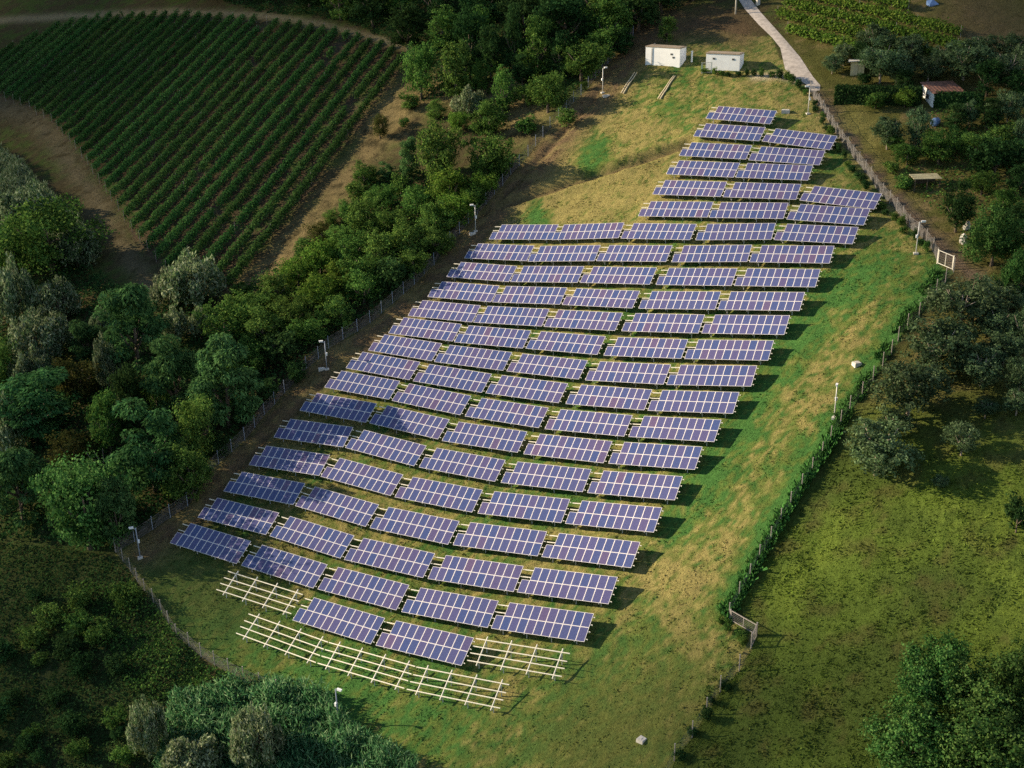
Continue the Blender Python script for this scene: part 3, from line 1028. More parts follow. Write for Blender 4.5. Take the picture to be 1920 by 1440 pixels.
camera_pole(263, 1046, 'camera pole in the shaded corner left of the lowest arrays', .3, True)
camera_pole(613, 693, 'camera pole by the left fence beside the middle arrays', .2, True)
camera_pole(892, 435, 'camera pole by the left fence beside the dry upper meadow', .2)
camera_pole(1130, 173, 'camera pole between the wood and the larger white cabin', 3.4)
camera_pole(1515, 213, 'camera pole at the foot of the gravel track', .1)
camera_pole(1717, 477, 'camera pole close to the white framed gate', 3.0)
camera_pole(1564, 784, 'tall pale camera pole on the grass strip facing the olive trees', 1.2)
camera_pole(635, 1357, 'dark camera pole standing in the reeds at the bottom', 2.6, True)


def slab(px, py, size, label, name='concrete_slab', rz=.4, mt='conc', cat='slab'):
    p = g1(px, py)
    w, d, h = size
    b = MB().box((0, 0, h / 2 - .1), (w, d, h + .2)).box((0, 0, h + .02), (w * .86, d * .86, .05))
    if name == 'inspection_chamber':
        b.box((0, 0, h + .055), (w * .4, d * .12, .03))
    o = obj(name, b.mesh(name, M[mt]), None, T(p.x, p.y, zr(p.x, p.y)[0], rz))
    return tag(o, label, cat)


slab(1606, 685, (.9, .8, .35), 'white concrete chamber alone on the grass strip right of the arrays', 'inspection_chamber', .3, cat='chamber')
slab(1203, 1388, (.75, .75, .2), 'small pale square chamber cover in the grass near the bottom edge', 'inspection_chamber', .8, cat='chamber')
slab(1473, 211, (1.3, .9, .4), 'pale concrete chamber right of the topmost array', 'inspection_chamber', -.3, cat='chamber')
slab(603, 694, (.9, .7, .2), 'flat concrete slab left of the camera pole by the middle arrays', rz=.2)
slab(886, 440, (1.0, .7, .18), 'flat concrete slab at the camera pole beside the dry meadow', rz=.2)
slab(1137, 180, (1.3, .8, .18), 'flat concrete slab at the camera pole near the larger cabin', rz=.2)


def pale_log(pa, pb, label):
    a, b_ = g1(*pa), g1(*pb)
    n = 6
    c = a.copy()
    pts = []
    for i in range(n):
        q = a.lerp(b_, i / (n - 1))
        pts.append(Vector((q.x, q.y, zr(q.x, q.y)[0] + .12)) - c)
    o = obj('timber_pole', MB().tube(pts, [.13 - .008 * i for i in range(n)], 8).mesh('timber_pole', M['wood'], True), None, Matrix.Translation(c))
    return tag(o, label, 'timber pole', 'long poles lying on the grass')


pale_log((1165, 176), (1190, 138), 'long pale pole on the grass, left one of the left pair')
pale_log((1169, 177), (1194, 139), 'long pale pole on the grass, right one of the left pair')
pale_log((1234, 186), (1263, 143), 'long pale pole on the grass, left one of the right pair')
pale_log((1238, 187), (1266, 143), 'long pale pole on the grass, right one of the right pair')


# ---------------------------------------------------------------- cabins, sheds, garden things
def cabin(pa, pb, depth, H, label, dark_left=False):
    a, b_ = g1(*pa), g1(*pb)
    L = math.hypot(b_.x - a.x, b_.y - a.y)
    yaw = math.atan2(b_.y - a.y, b_.x - a.x)
    z0 = min(a.z, b_.z)
    t = thing('white_cabin', label, 'cabin', T(a.x, a.y, z0, yaw))
    w = MB().box((L / 2, depth / 2, H / 2 - .5), (L, depth, H + 1.0))
    obj('wall', w.mesh('wall', M['white']), t)
    r = MB().box((L / 2, depth / 2, H + .07), (L + .16, depth + .16, .14)).box((L / 2, depth / 2, H + .16), (L - .3, depth - .3, .05))
    rf = obj('roof', r.mesh('roof', M['roofb']), t)
    return t, L


c1, L1 = cabin((1210, 123), (1274, 126), 2.6, 3.35, 'larger white box cabin with flat brown roof at the top of the field')
vm = MB().box((0, 0, 0), (.42, .05, .3)).box((0, -.03, .06), (.36, .03, .03)).box((0, -.03, -.06), (.36, .03, .03)).mesh('vent', M['grey'])
obj('vent', vm, c1, Matrix.Translation((5.2, -.02, 2.3)))
obj('vent', vm, c1, Matrix.Translation((5.6, -.02, 1.75)))
obj('downpipe', MB().tube([(0, 0, 0), (0, 0, 3.1), (.15, 0, 3.3)], .05, 6).mesh('downpipe', M['grey']), c1, Matrix.Translation((1.3, -.07, 0)))
obj('floodlight', MB().box((0, 0, .25), (.3, .2, .24)).tube([(0, 0, 0), (0, 0, .2)], .03, 6).mesh('floodlight', M['grey']), c1, Matrix.Translation((1.0, 1.6, 3.5)))
d = MB().box((0, 0, 1.0), (.95, .05, 2.0)).box((.35, -.04, 1.0), (.05, .05, .16)).mesh('door', M['white'])
obj('door', d, c1, Matrix.Translation((L1 + .02, 1.2, .15)) @ Matrix.Rotation(math.pi / 2, 4, 'Z'))
c2, L2 = cabin((1323, 132), (1386, 133), 2.6, 2.9, 'smaller white box cabin behind the low hedge at the field top')
obj('vent', vm, c2, Matrix.Translation((1.4, -.02, 2.1)))
obj('vent', vm, c2, Matrix.Translation((4.9, -.02, 2.1)))
obj('door', d, c2, Matrix.Translation((L2 + .02, 1.3, .15)) @ Matrix.Rotation(math.pi / 2, 4, 'Z'))

p = g1(1297, 116)
tag(obj('marker_post', MB().box((0, 0, .8), (.24, .24, 2.0)).box((0, 0, 1.85), (.34, .34, .12)).mesh('marker_post', M['white']), None, T(p.x, p.y, p.z, -.5)),
    'short white post between the two white cabins', 'post')
gate('tall thin gate frame at the left end of the low cabin hedge', (1315, 139), (1334, 137), 1.9, M['rack'], 7)

p = g1(1379, 27)
t = thing('utility_pole', 'tall pale utility pole left of the gravel track at the top', 'pole', T(p.x, p.y, p.z))
obj('pole', MB().tube([(0, 0, -.5), (0, 0, 4), (0, 0, 8.2)], [.15, .13, .1], 8).mesh('pole', M['conc'], True), t)
obj('crossarm', MB().box((0, 0, 7.8), (1.4, .1, .12)).box((.6, 0, 7.92), (.08, .08, .16)).box((-.6, 0, 7.92), (.08, .08, .16)).mesh('crossarm', M['wood']), t)
p = g1(1421, 9)
tag(obj('stone_pillar', MB().box((0, 0, .7), (.6, .6, 1.8)).box((0, 0, 1.65), (.75, .75, .15)).mesh('stone_pillar', M['conc']), None, T(p.x, p.y, p.z, .3)),
    'stubby pale pillar right of the gravel track at the top', 'pillar')

# shed with the rust-red roof
a = g1(1748, 200)
W_, D_, H0, H1 = 5.0, 4.2, 2.1, 3.0
t = thing('garden_shed', 'white shed with sloping rust-red roof behind the clipped hedges', 'shed', T(a.x, a.y, a.z, R_(8)))
b = MB()
b.add([(0, 0, -1.2), (W_, 0, -1.2), (W_, D_, -1.2), (0, D_, -1.2), (0, 0, H0), (W_, 0, H0), (W_, D_, H1), (0, D_, H1)],
      [(0, 1, 5, 4), (1, 2, 6, 5), (2, 3, 7, 6), (3, 0, 4, 7), (4, 5, 6, 7), (3, 2, 1, 0)])
obj('wall', b.mesh('wall', M['white']), t)
b = MB()
sl = (H1 - H0) / D_
for i in range(18):
    x0 = -.25 + i * (W_ + .5) / 18
    w = (W_ + .5) / 18
    hz = .03 * (i % 2)
    b.beam((x0 + w / 2, -.35, H0 - .35 * sl + .07 + hz), (x0 + w / 2, D_ + .3, H1 + .3 * sl + .07 + hz), w, .07)
obj('roof', b.mesh('roof', M['roofr']), t)
obj('door', MB().box((0, 0, .95), (.9, .06, 1.9)).box((.35, -.05, .95), (.05, .05, .2)).mesh('door', M['dwood']), t, Matrix.Translation((2.6, -.035, 0)))
obj('window', MB().box((0, 0, 0), (.06, .9, .7)).box((-.03, 0, 0), (.03, .05, .7)).mesh('window', M['grey']), t, Matrix.Translation((-.02, 1.9, 1.3)))

# little hut with a pale roof
a = g1(1594, 141)
t = thing('garden_hut', 'tiny sunlit hut with pale flat roof above the clipped hedge', 'hut', T(a.x, a.y, a.z, R_(-15)))
b = MB().box((1.1, .9, .9), (2.2, 1.8, 2.8)).mesh('wall', M['tan'])
obj('wall', b, t)
b = MB().box((1.3, .8, 2.4), (3.5, 2.7, .12), Matrix.Rotation(R_(-4), 3, 'Y')).box((1.3, .8, 2.3), (3.3, .08, .08)).mesh('roof', M['conc'])
obj('roof', b, t)
obj('door', MB().box((0, 0, .8), (.7, .05, 1.6)).box((.25, -.04, .8), (.04, .04, .12)).mesh('door', M['wood']), t, Matrix.Translation((.8, -.03, .1)))

# open shelter with a plank roof
a = g1(1713, 362)
t = thing('plank_shelter', 'low open shelter with a pale plank roof among garden bushes', 'shelter', T(a.x, a.y, a.z, R_(3)))
b = MB()
for i in range(9):
    b.box((1.9, .12 + i * .24, 2.0 + .03 * i + (i % 2) * .015), (4.1, .23, .04), Matrix.Rotation(R_(2 * ((i * 7) % 3 - 1)), 3, 'Z'))
obj('roof', b.mesh('roof', M['tan']), t)
lm = MB().box((0, 0, .8), (.1, .1, 2.3)).mesh('leg', M['dwood'])
for x in (.1, 1.9, 3.7):
    for y in (.1, 2.0):
        obj('leg', lm, t, Matrix.Translation((x, y, 0)))
obj('back_wall', MB().box((1.9, 2.1, .8), (3.9, .06, 2.4)).mesh('back_wall', M['dwood']), t)

# blue tank
a = g1(1753, 236)
t = thing('water_tank', 'blue plastic water tank lying behind an olive tree', 'tank', T(a.x, a.y, a.z + .62, R_(60)))
obj('body', MB().tube([(-.85, 0, 0), (-.8, 0, 0), (-.72, 0, 0), (.72, 0, 0), (.8, 0, 0), (.85, 0, 0)], [.3, .52, .62, .62, .52, .3], 16).mesh('body', M['blue'], True), t)
obj('lid', MB().tube([(0, 0, .58), (0, 0, .7)], .2, 12).mesh('lid', M['grey']), t)
for x in (-.45, .45):
    obj('band', MB().tube([(x - .03, 0, 0), (x + .03, 0, 0)], .645, 16).mesh('band', M['blue']), t)
a = g1(1748, 9)
t = thing('tarpaulin', 'small blue tarpaulin on the dark slope at the top right', 'tarpaulin', T(a.x, a.y, a.z, .3))
b = MB()
b.add([(-1, -.6, .1), (1, -.7, .05), (1.1, .6, .5), (-.8, .7, .7), (0, 0, 1.0), (-1, -.6, -.2), (1, -.7, -.2), (1.1, .6, -.2), (-.8, .7, -.2)],
      [(0, 1, 4), (1, 2, 4), (2, 3, 4), (3, 0, 4), (0, 5, 6, 1), (1, 6, 7, 2), (2, 7, 8, 3), (3, 8, 5, 0)])
obj('cover', b.mesh('cover', M['blue']), t)


def rock(px, py, r, label, seed):
    p = g1(px, py)
    bm = bmesh.new()
    bmesh.ops.create_icosphere(bm, subdivisions=3, radius=1)
    q = np.random.default_rng(seed)
    f = q.normal(0, 1, (5, 3))
    for v in bm.verts:
        s = 1 + .16 * sum(math.sin(2.3 * v.co.dot(Vector(w)) + i) for i, w in enumerate(f)) / 2
        v.co = Vector((v.co.x * r[0] * s, v.co.y * r[1] * s, v.co.z * r[2] * s + r[2] * .7))
    me = bpy.data.meshes.new('pale_boulder')
    bm.to_mesh(me)
    bm.free()
    me.materials.append(M['conc'])
    return tag(obj('pale_boulder', me, None, T(p.x, p.y, p.z)), label, 'boulder')


rock(1806, 457, (.5, .45, .75), 'lower pale boulder beside the round dark tree right of the gate', 3)
rock(1812, 430, (.4, .4, .7), 'upper pale boulder half hidden by the round dark tree', 5)
# ---------------------------------------------------------------- plants
def leaf_quads(name, c, nrm, size, mt, up=None, asp=.7):
    """pointed leaf clumps: centre, facing, size; up = growing direction"""
    n = len(c)
    nrm = nrm / (np.linalg.norm(nrm, axis=1, keepdims=True) + 1e-9)
    t = rng.normal(0, 1, (n, 3)) if up is None else up + rng.normal(0, .25, (n, 3))
    t = t - (t * nrm).sum(1, keepdims=True) * nrm
    t /= np.linalg.norm(t, axis=1, keepdims=True) + 1e-9
    b = np.cross(nrm, t)
    s = size[:, None]
    P = np.stack([c - t * s * .5, c + b * s * .5 * asp - t * s * .08, c + t * s * .5, c - b * s * .5 * asp - t * s * .08], 1)
    return np_mesh(name, P.reshape(-1, 3), np.arange(4 * n).reshape(-1, 4), mt)


def sph(n, q):
    v = q.normal(0, 1, (n, 3))
    return v / np.linalg.norm(v, axis=1, keepdims=True)


def crown(kind, seed, mt, n, leaf, name='crown'):
    """unit crown: 1 wide, 1 high, standing on z = 0"""
    q = np.random.default_rng(seed)
    lob, rad = [], []
    if kind == 'round':
        for v in sph(24, q):
            k = q.uniform(.62, 1.0) if q.random() < .8 else q.uniform(1.0, 1.3)
            lob.append((v[0] * .32 * k, v[1] * .32 * k, .48 + v[2] * .34 * k))
            r = q.uniform(.11, .2)
            rad.append((r, r, r * q.uniform(.7, 1.0)))
        lob.append((0, 0, .48))
        rad.append((.27, .27, .27))
    elif kind == 'spray':
        for i in range(26):
            a, r = q.uniform(0, 6.28), .36 * math.sqrt(q.random())
            h = (1 - (r / .42) ** 2) * q.uniform(.6, 1.0) * .62
            lob.append((r * math.cos(a), r * math.sin(a), .2 + h * .92))
            w = q.uniform(.06, .12)
            rad.append((w, w, q.uniform(.14, .26)))
        lob.append((0, 0, .38))
        rad.append((.3, .3, .3))
    elif kind == 'layer':
        for i in range(34):
            zc = q.uniform(.12, .93)
            R = .40 * (1 - abs(zc - .45) * 1.15)
            a, r = q.uniform(0, 6.28), R * math.sqrt(q.uniform(.25, 1))
            lob.append((r * math.cos(a), r * math.sin(a), zc))
            w = q.uniform(.12, .2)
            rad.append((w, w, w * .42))
    elif kind == 'gappy':
        for v in sph(22, q):
            k = q.uniform(.5, 1.05)
            lob.append((v[0] * .36 * k, v[1] * .36 * k, .47 + v[2] * .38 * k))
            r = q.uniform(.11, .19)
            rad.append((r, r, r * .85))
    elif kind == 'tall':
        for i in range(26):
            zc = q.uniform(.12, .94)
            R = .33 * math.sqrt(max(.05, 1 - ((zc - .42) / .58) ** 2))
            a, r = q.uniform(0, 6.28), R * q.uniform(.4, 1)
            lob.append((r * math.cos(a), r * math.sin(a), zc))
            w = q.uniform(.1, .18)
            rad.append((w, w, w * .75))
        lob.append((0, 0, .45))
        rad.append((.24, .24, .36))
    lob, rad = np.array(lob), np.array(rad)
    p = rad.prod(1) ** (2 / 3)
    li = q.choice(len(lob), n, p=p / p.sum())
    d = sph(n, q)
    rr = .62 + .46 * q.random((n, 1)) ** .8
    if kind in ('round', 'gappy', 'tall'):                      # twigs: leaves bunch together, dark gaps between
        nc = 16
        cd_ = sph(len(lob) * nc, q).reshape(len(lob), nc, 3)
        d = cd_[li, q.integers(0, nc, n)] + q.normal(0, .20, (n, 3))
    c = lob[li] + d * rad[li] * rr
    c[:, 2] = np.clip(c[:, 2], .0, 1.02)
    s = leaf * q.uniform(.6, 1.45, n)
    if kind == 'spray':
        up = np.tile(np.array([0, 0, 1.0]), (n, 1)) + d * .45
        return leaf_quads(name, c, d * np.array([1, 1, .25]) + q.normal(0, .5, (n, 3)), s * 1.5, mt, up, .38)
    if kind == 'layer':
        up = d * np.array([1, 1, .1]) + np.array([0, 0, -.25])
        return leaf_quads(name, c, np.array([0, 0, .8]) + d * .5 + q.normal(0, .45, (n, 3)), s * 1.6, mt, up, .4)
    return leaf_quads(name, c, d + q.normal(0, .6, (n, 3)), s, mt)


def trunk_mesh(seed, mt, name='trunk', spread=.32):
    """unit trunk: top of the limbs at z = 1, crown half width .5"""
    q = np.random.default_rng(seed)
    b = MB()
    lean = q.normal(0, .03, 2)
    b.tube([(0, 0, -.12), (lean[0] * .4, lean[1] * .4, .2), (lean[0], lean[1], .42), (lean[0] * 1.5, lean[1] * 1.5, .75)], [.045, .035, .028, .012], 7)
    for i in range(5):
        a = i * 1.26 + q.uniform(-.4, .4)
        h = q.uniform(.25, .5)
        e = spread * q.uniform(.7, 1.1)
        b.tube([(lean[0] * .6, lean[1] * .6, h), (math.cos(a) * e * .5, math.sin(a) * e * .5, h + .18), (math.cos(a) * e, math.sin(a) * e, min(.95, h + .45))], [.022, .016, .006], 5)
        b.tube([(math.cos(a) * e * .5, math.sin(a) * e * .5, h + .18), (math.cos(a + .6) * e * .8, math.sin(a + .6) * e * .8, h + .3)], [.012, .005], 4)
    return b.mesh(name, mt, True)


TRK = [trunk_mesh(60 + i, M['bark']) for i in range(4)]
TRKP = [trunk_mesh(80 + i, M['barkp'], 'olive_trunk', .4) for i in range(3)]
CRN = {
    'oak': [crown('round', 100 + i, M['oak'], 8000, .031) for i in range(5)],
    'bigoak': [crown('round', 130 + i, M['bigoak'], 16000, .026) for i in range(3)],
    'bright': [crown('round', 140 + i, M['bright'], 6500, .034) for i in range(4)],
    'silver': [crown('spray', 150 + i, M['silver'], 5600, .038) for i in range(4)],
    'acacia': [crown('layer', 160 + i, M['acacia'], 8500, .033) for i in range(5)],
    'olive': [crown('gappy', 170 + i, M['olive'], 7500, .034) for i in range(5)],
    'poplar': [crown('round', 230, M['poplar'], 11000, .028)],
    'ochre': [crown('round', 180 + i, M['ochre'], 6000, .034) for i in range(2)],
    'dark': [crown('tall', 190 + i, M['dark'], 6800, .034) for i in range(5)],
    'tall': [crown('tall', 200 + i, M['oak'], 6800, .034) for i in range(3)],
    'bush': [crown('round', 210 + i, M['oak'], 2600, .056) for i in range(3)],
    'dbush': [crown('round', 220 + i, M['dark'], 2600, .056) for i in range(3)],
}
NAMES = {'oak': 'broadleaf_tree', 'bigoak': 'oak_tree', 'bright': 'bright_shrub', 'silver': 'silver_willow', 'acacia': 'acacia_tree', 'olive': 'olive_tree', 'poplar': 'leafy_tree',
         'ochre': 'ochre_shrub', 'dark': 'woodland_tree', 'tall': 'slender_tree', 'bush': 'shrub', 'dbush': 'shrub'}
CATS = {'bright': 'shrub', 'bush': 'shrub', 'dbush': 'shrub'}
cnt = {}
WG = 'trees in the wood left of the field'
BG = 'shrubs and small trees in the green belt along the left fence'
FG = 'trees of the dense dark wood at the top'
UG = 'trees of the upper right gardens'
OG = 'olive trees of the grove right of the field'
GROW = {'silver': 1.2, 'acacia': 1.24, 'oak': 1.2, 'ochre': 1.12, 'dark': 1.2, 'tall': 1.15, 'olive': 1.12, 'bright': 1.12, 'bigoak': 1.16}


def tree(kind, cx, cy, w, h, label, group=None, low=None):
    """a tree whose crown is seen centred at a pixel, w by h pixels"""
    base_y = cy + h / 2 - .12 * w
    p = g1(cx, base_y)
    k = p.length / F_PX
    gr = GROW.get(kind, 1.06) if group in (WG, FG, UG, OG) else (1.12 if group == BG else 1.05)
    W = w * k * gr
    H = max(.8 * W, (h - .30 * w) * k / .93 * gr)
    i = cnt[kind] = cnt.get(kind, -1) + 1
    low = {'olive': .03, 'tall': .03, 'dark': .04}.get(kind, .0) if low is None else low
    q = random.Random(i * 37 + len(kind))
    t = thing(NAMES[kind], label, CATS.get(kind, 'tree'), T(p.x, p.y, p.z - .1, q.uniform(0, 6.28)), group)
    cr = CRN[kind][i % len(CRN[kind])]
    obj('crown', cr, t, T(0, 0, low * H, 0, (W, W * q.uniform(.92, 1.08), H * (1 - low))))
    tm = TRKP[i % 3] if kind == 'olive' else TRK[i % 4]
    s = .6 if kind in ('bush', 'dbush', 'bright', 'bigoak', 'olive') else .8
    obj('trunk', tm, t, T(0, 0, 0, q.uniform(0, 6.28), (W * s, W * s, H * (.86 if kind == 'olive' else .66))))
    return t


for a in (
    ('silver', 370, 525, 118, 125, 'large silvery willow at the bottom corner of the vineyard'),
    ('silver', 318, 540, 62, 80, 'smaller silvery willow touching the large one by the vineyard corner'),
    ('silver', 82, 632, 118, 120, 'broad silvery willow left in the wood, below two others'),
    ('silver', 113, 565, 92, 100, 'pointed silvery willow left in the wood beside the dry track'),
    ('silver', 36, 555, 80, 130, 'tall dull willow at the left edge of the wood'),
    ('oak', 100, 488, 150, 90, 'wide green crown at the end of the silvery cane'),
    ('oak', 30, 480, 110, 90, 'dark green crown at the left edge below the cane'),
    ('acacia', 262, 630, 104, 160, 'tall feathery acacia below the large silvery willow'),
    ('acacia', 335, 720, 88, 150, 'blue-green feathery acacia right of the tallest acacia'),
    ('silver', 205, 685, 54, 110, 'slim pale-tipped willow between two feathery acacias'),
    ('ochre', 152, 710, 96, 110, 'yellowish brown tree among the acacias, larger of the brownish ones'),
    ('acacia', 80, 770, 134, 130, 'wide feathery acacia at the left edge of the wood'),
    ('silver', 335, 607, 50, 75, 'small pale willow right of the tallest acacia, left of a pair'),
    ('silver', 378, 605, 44, 70, 'small pale willow right of the tallest acacia, right of a pair'),
    ('oak', 430, 618, 106, 90, 'olive-brown crown in the wood midway to the fence'),
    ('acacia', 430, 735, 112, 165, 'dark feathery acacia close to the fence beside the middle arrays'),
    ('acacia', 292, 850, 116, 170, 'dusky feathery acacia in the lower wood near the fence'),
    ('tall', 208, 800, 66, 120, 'narrow grey-green tree in the middle of the lower wood'),
    ('ochre', 138, 850, 90, 76, 'smaller yellowish brown tree above the bright green tree'),
    ('acacia', 45, 920, 100, 140, 'feathery acacia left of the bright green tree'),
    ('poplar', 170, 930, 160, 235, 'bright green leafy tree at the lower corner of the wood'),
    ('acacia', 225, 965, 66, 120, 'dim acacia right behind the bright green tree'),
    ('oak', 360, 885, 96, 120, 'dark shaded tree against the fence above the lowest arrays'),
    ('silver', 196, 604, 46, 56, 'tiny grey willow at the edge of the dry track'),
    ('acacia', 170, 645, 64, 80, 'short feathery acacia between broad willow and tallest acacia'),
    ('oak', 20, 690, 70, 90, 'dull green tree at the left edge between willow and acacia'),
    ('silver', 28, 800, 80, 120, 'bleached willow at the left edge of the lower wood'),
    ('silver', 60, 395, 90, 70, 'silvery crown rising from the upper part of the cane'),
    ('silver', 150, 470, 90, 80, 'silvery crown at the lower end of the cane beside the track'),
    ('silver', 70, 690, 80, 90, 'grey willow at the left edge right above the wide acacia'),
    ('oak', 300, 745, 60, 90, 'shaded tree between the two blue-green acacias'),
    ('oak', 380, 800, 86, 130, 'dark broadleaf tree behind the fence beside the lower arrays'),
    ('dark', 250, 760, 74, 130, 'dark tree in the gap at the centre of the wood'),
):
    tree(*a, group=WG)

BL = 'dense green shrub in the belt between the dry bank and the left fence'
for i, (x, y, w, h, kd) in enumerate((
    (478, 575, 84, 80, 'oak'), (520, 545, 78, 74, 'oak'), (560, 512, 78, 76, 'bright'), (602, 486, 82, 72, 'bright'), (500, 620, 92, 86, 'oak'),
    (552, 590, 86, 84, 'oak'), (604, 556, 92, 80, 'bright'), (640, 528, 86, 74, 'bright'), (470, 670, 84, 90, 'oak'), (530, 655, 80, 74, 'dbush'),
    (585, 622, 74, 66, 'oak'), (632, 588, 74, 66, 'oak'), (682, 548, 80, 64, 'oak'), (640, 448, 60, 60, 'oak'), (668, 470, 76, 74, 'oak'),
    (690, 510, 86, 74, 'oak'), (720, 475, 92, 86, 'oak'), (735, 522, 80, 64, 'dbush'), (690, 405, 80, 90, 'oak'), (738, 420, 76, 80, 'oak'),
    (770, 455, 90, 86, 'oak'), (780, 498, 72, 56, 'oak'), (815, 420, 84, 74, 'oak'), (820, 462, 66, 54, 'oak'), (860, 396, 80, 66, 'bright'),
    (845, 365, 90, 62, 'bright'), (785, 385, 74, 66, 'oak'), (600, 440, 60, 56, 'ochre'), (655, 400, 56, 60, 'oak'), (888, 372, 58, 56, 'oak'),
    (905, 352, 62, 50, 'bright'), (938, 318, 52, 46, 'bush'), (440, 690, 70, 80, 'oak'), (560, 700, 46, 40, 'dbush'), (500, 735, 50, 46, 'dbush'),
    (460, 780, 50, 44, 'dbush'), (415, 840, 48, 44, 'dbush'), (385, 880, 30, 26, 'bush'), (575, 468, 50, 44, 'bush'), (625, 410, 44, 44, 'oak'), (672, 362, 48, 46, 'bush'), (455, 545, 44, 40, 'bush'), (720, 372, 60, 60, 'oak'), (745, 455, 70, 60, 'bright'))):
    tree(kd, x, y, w, h, BL, BG)
for a in (
    ('oak', 822, 292, 112, 150, 'large round tree on the dry bank, left of its near twin'),
    ('oak', 914, 292, 94, 126, 'round tree against the fence, right of its larger twin'),
    ('silver', 880, 205, 78, 52, 'low grey-leaved bush on the dry bank below the wood'),
    ('bright', 862, 236, 54, 36, 'blue-green bush right below the grey-leaved bush'),
    ('oak', 918, 236, 82, 54, 'flat-topped shrub right of the blue-green bush'),
    ('acacia', 767, 300, 44, 84, 'slim bluish tree left of the large round tree'),
    ('ochre', 713, 236, 38, 56, 'dry brownish bush beside the vineyard edge'),
    ('oak', 684, 328, 58, 66, 'small shrub on the dry bank near the vineyard rows'),
    ('acacia', 724, 322, 34, 44, 'little dark shrub between the small shrub and the bluish tree'),
    ('bush', 752, 345, 46, 52, 'little green shrub left of the large round tree foot'),
    ('bush', 758, 232, 24, 18, 'tiny bright bush alone on the dry bank'),
    ('tall', 855, 140, 84, 120, 'leafy tree at the wood edge right of the vineyard corner'),
    ('oak', 790, 135, 76, 120, 'shadowed tree at the vineyard top right corner'),
    ('tall', 943, 172, 58, 92, 'narrow dark tree standing out on the dry bank'),
    ('oak', 1028, 172, 84, 96, 'full green tree by the fence left of the upper camera pole'),
    ('oak', 1090, 112, 104, 108, 'broad tree of the wood edge just above the upper camera pole'),
    ('bush', 1000, 140, 42, 40, 'small bush on the straw-coloured patch below the wood'),
    ('bush', 1065, 222, 44, 38, 'yellow-green bush at the fence below the full green tree'),
    ('bush', 1095, 160, 18, 24, 'tiny plant by a fence post left of the upper camera pole'),
    ('oak', 818, 205, 46, 50, 'rounded shrub on the dry bank left of the grey-leaved bush'),
    ('oak', 905, 142, 60, 80, 'green tree between the leafy tree and the narrow dark tree'),
    ('oak', 985, 178, 50, 56, 'small tree between the narrow dark tree and the full green tree'),
    ('bush', 768, 188, 44, 44, 'rough bush by the last vine row near the wood'),
    ('bush', 985, 238, 46, 40, 'low bush on the dry bank close to the left fence'),
    ('tall', 1250, 58, 42, 56, 'lone dark bush behind the larger white cabin'),
):
    tree(*a)

FL = 'dark green tree in the dense wood at the top beyond the vineyard'
for i, (x, y, w, h) in enumerate((
    (1010, 100, 72, 110), (962, 92, 46, 110), (885, 78, 66, 120), (830, 62, 84, 90), (765, 62, 84, 90), (700, 26, 84, 70), (640, 18, 80, 56), (1062, 52, 112, 110),
    (985, 42, 100, 96), (1145, 52, 100, 100), (1195, 28, 84, 80), (920, 110, 54, 90), (1120, 20, 90, 80), (900, 22, 90, 80), (820, 14, 90, 70), (750, 8, 90, 60),
    (580, 2, 90, 44), (500, -6, 90, 40), (1040, 4, 96, 70), (960, -2, 90, 70), (1240, 2, 80, 60), (420, -12, 90, 40), (880, 128, 54, 70), (1050, 112, 56, 80),
    (1130, 92, 66, 70), (980, 140, 46, 60), (660, -14, 90, 50), (1160, -10, 90, 60), (1300, -14, 80, 50), (340, -18, 80, 40), (910, 66, 70, 90), (1165, 84, 50, 50))):
    tree('dark' if i % 3 else 'tall', x, y, w, h, FL, FG)

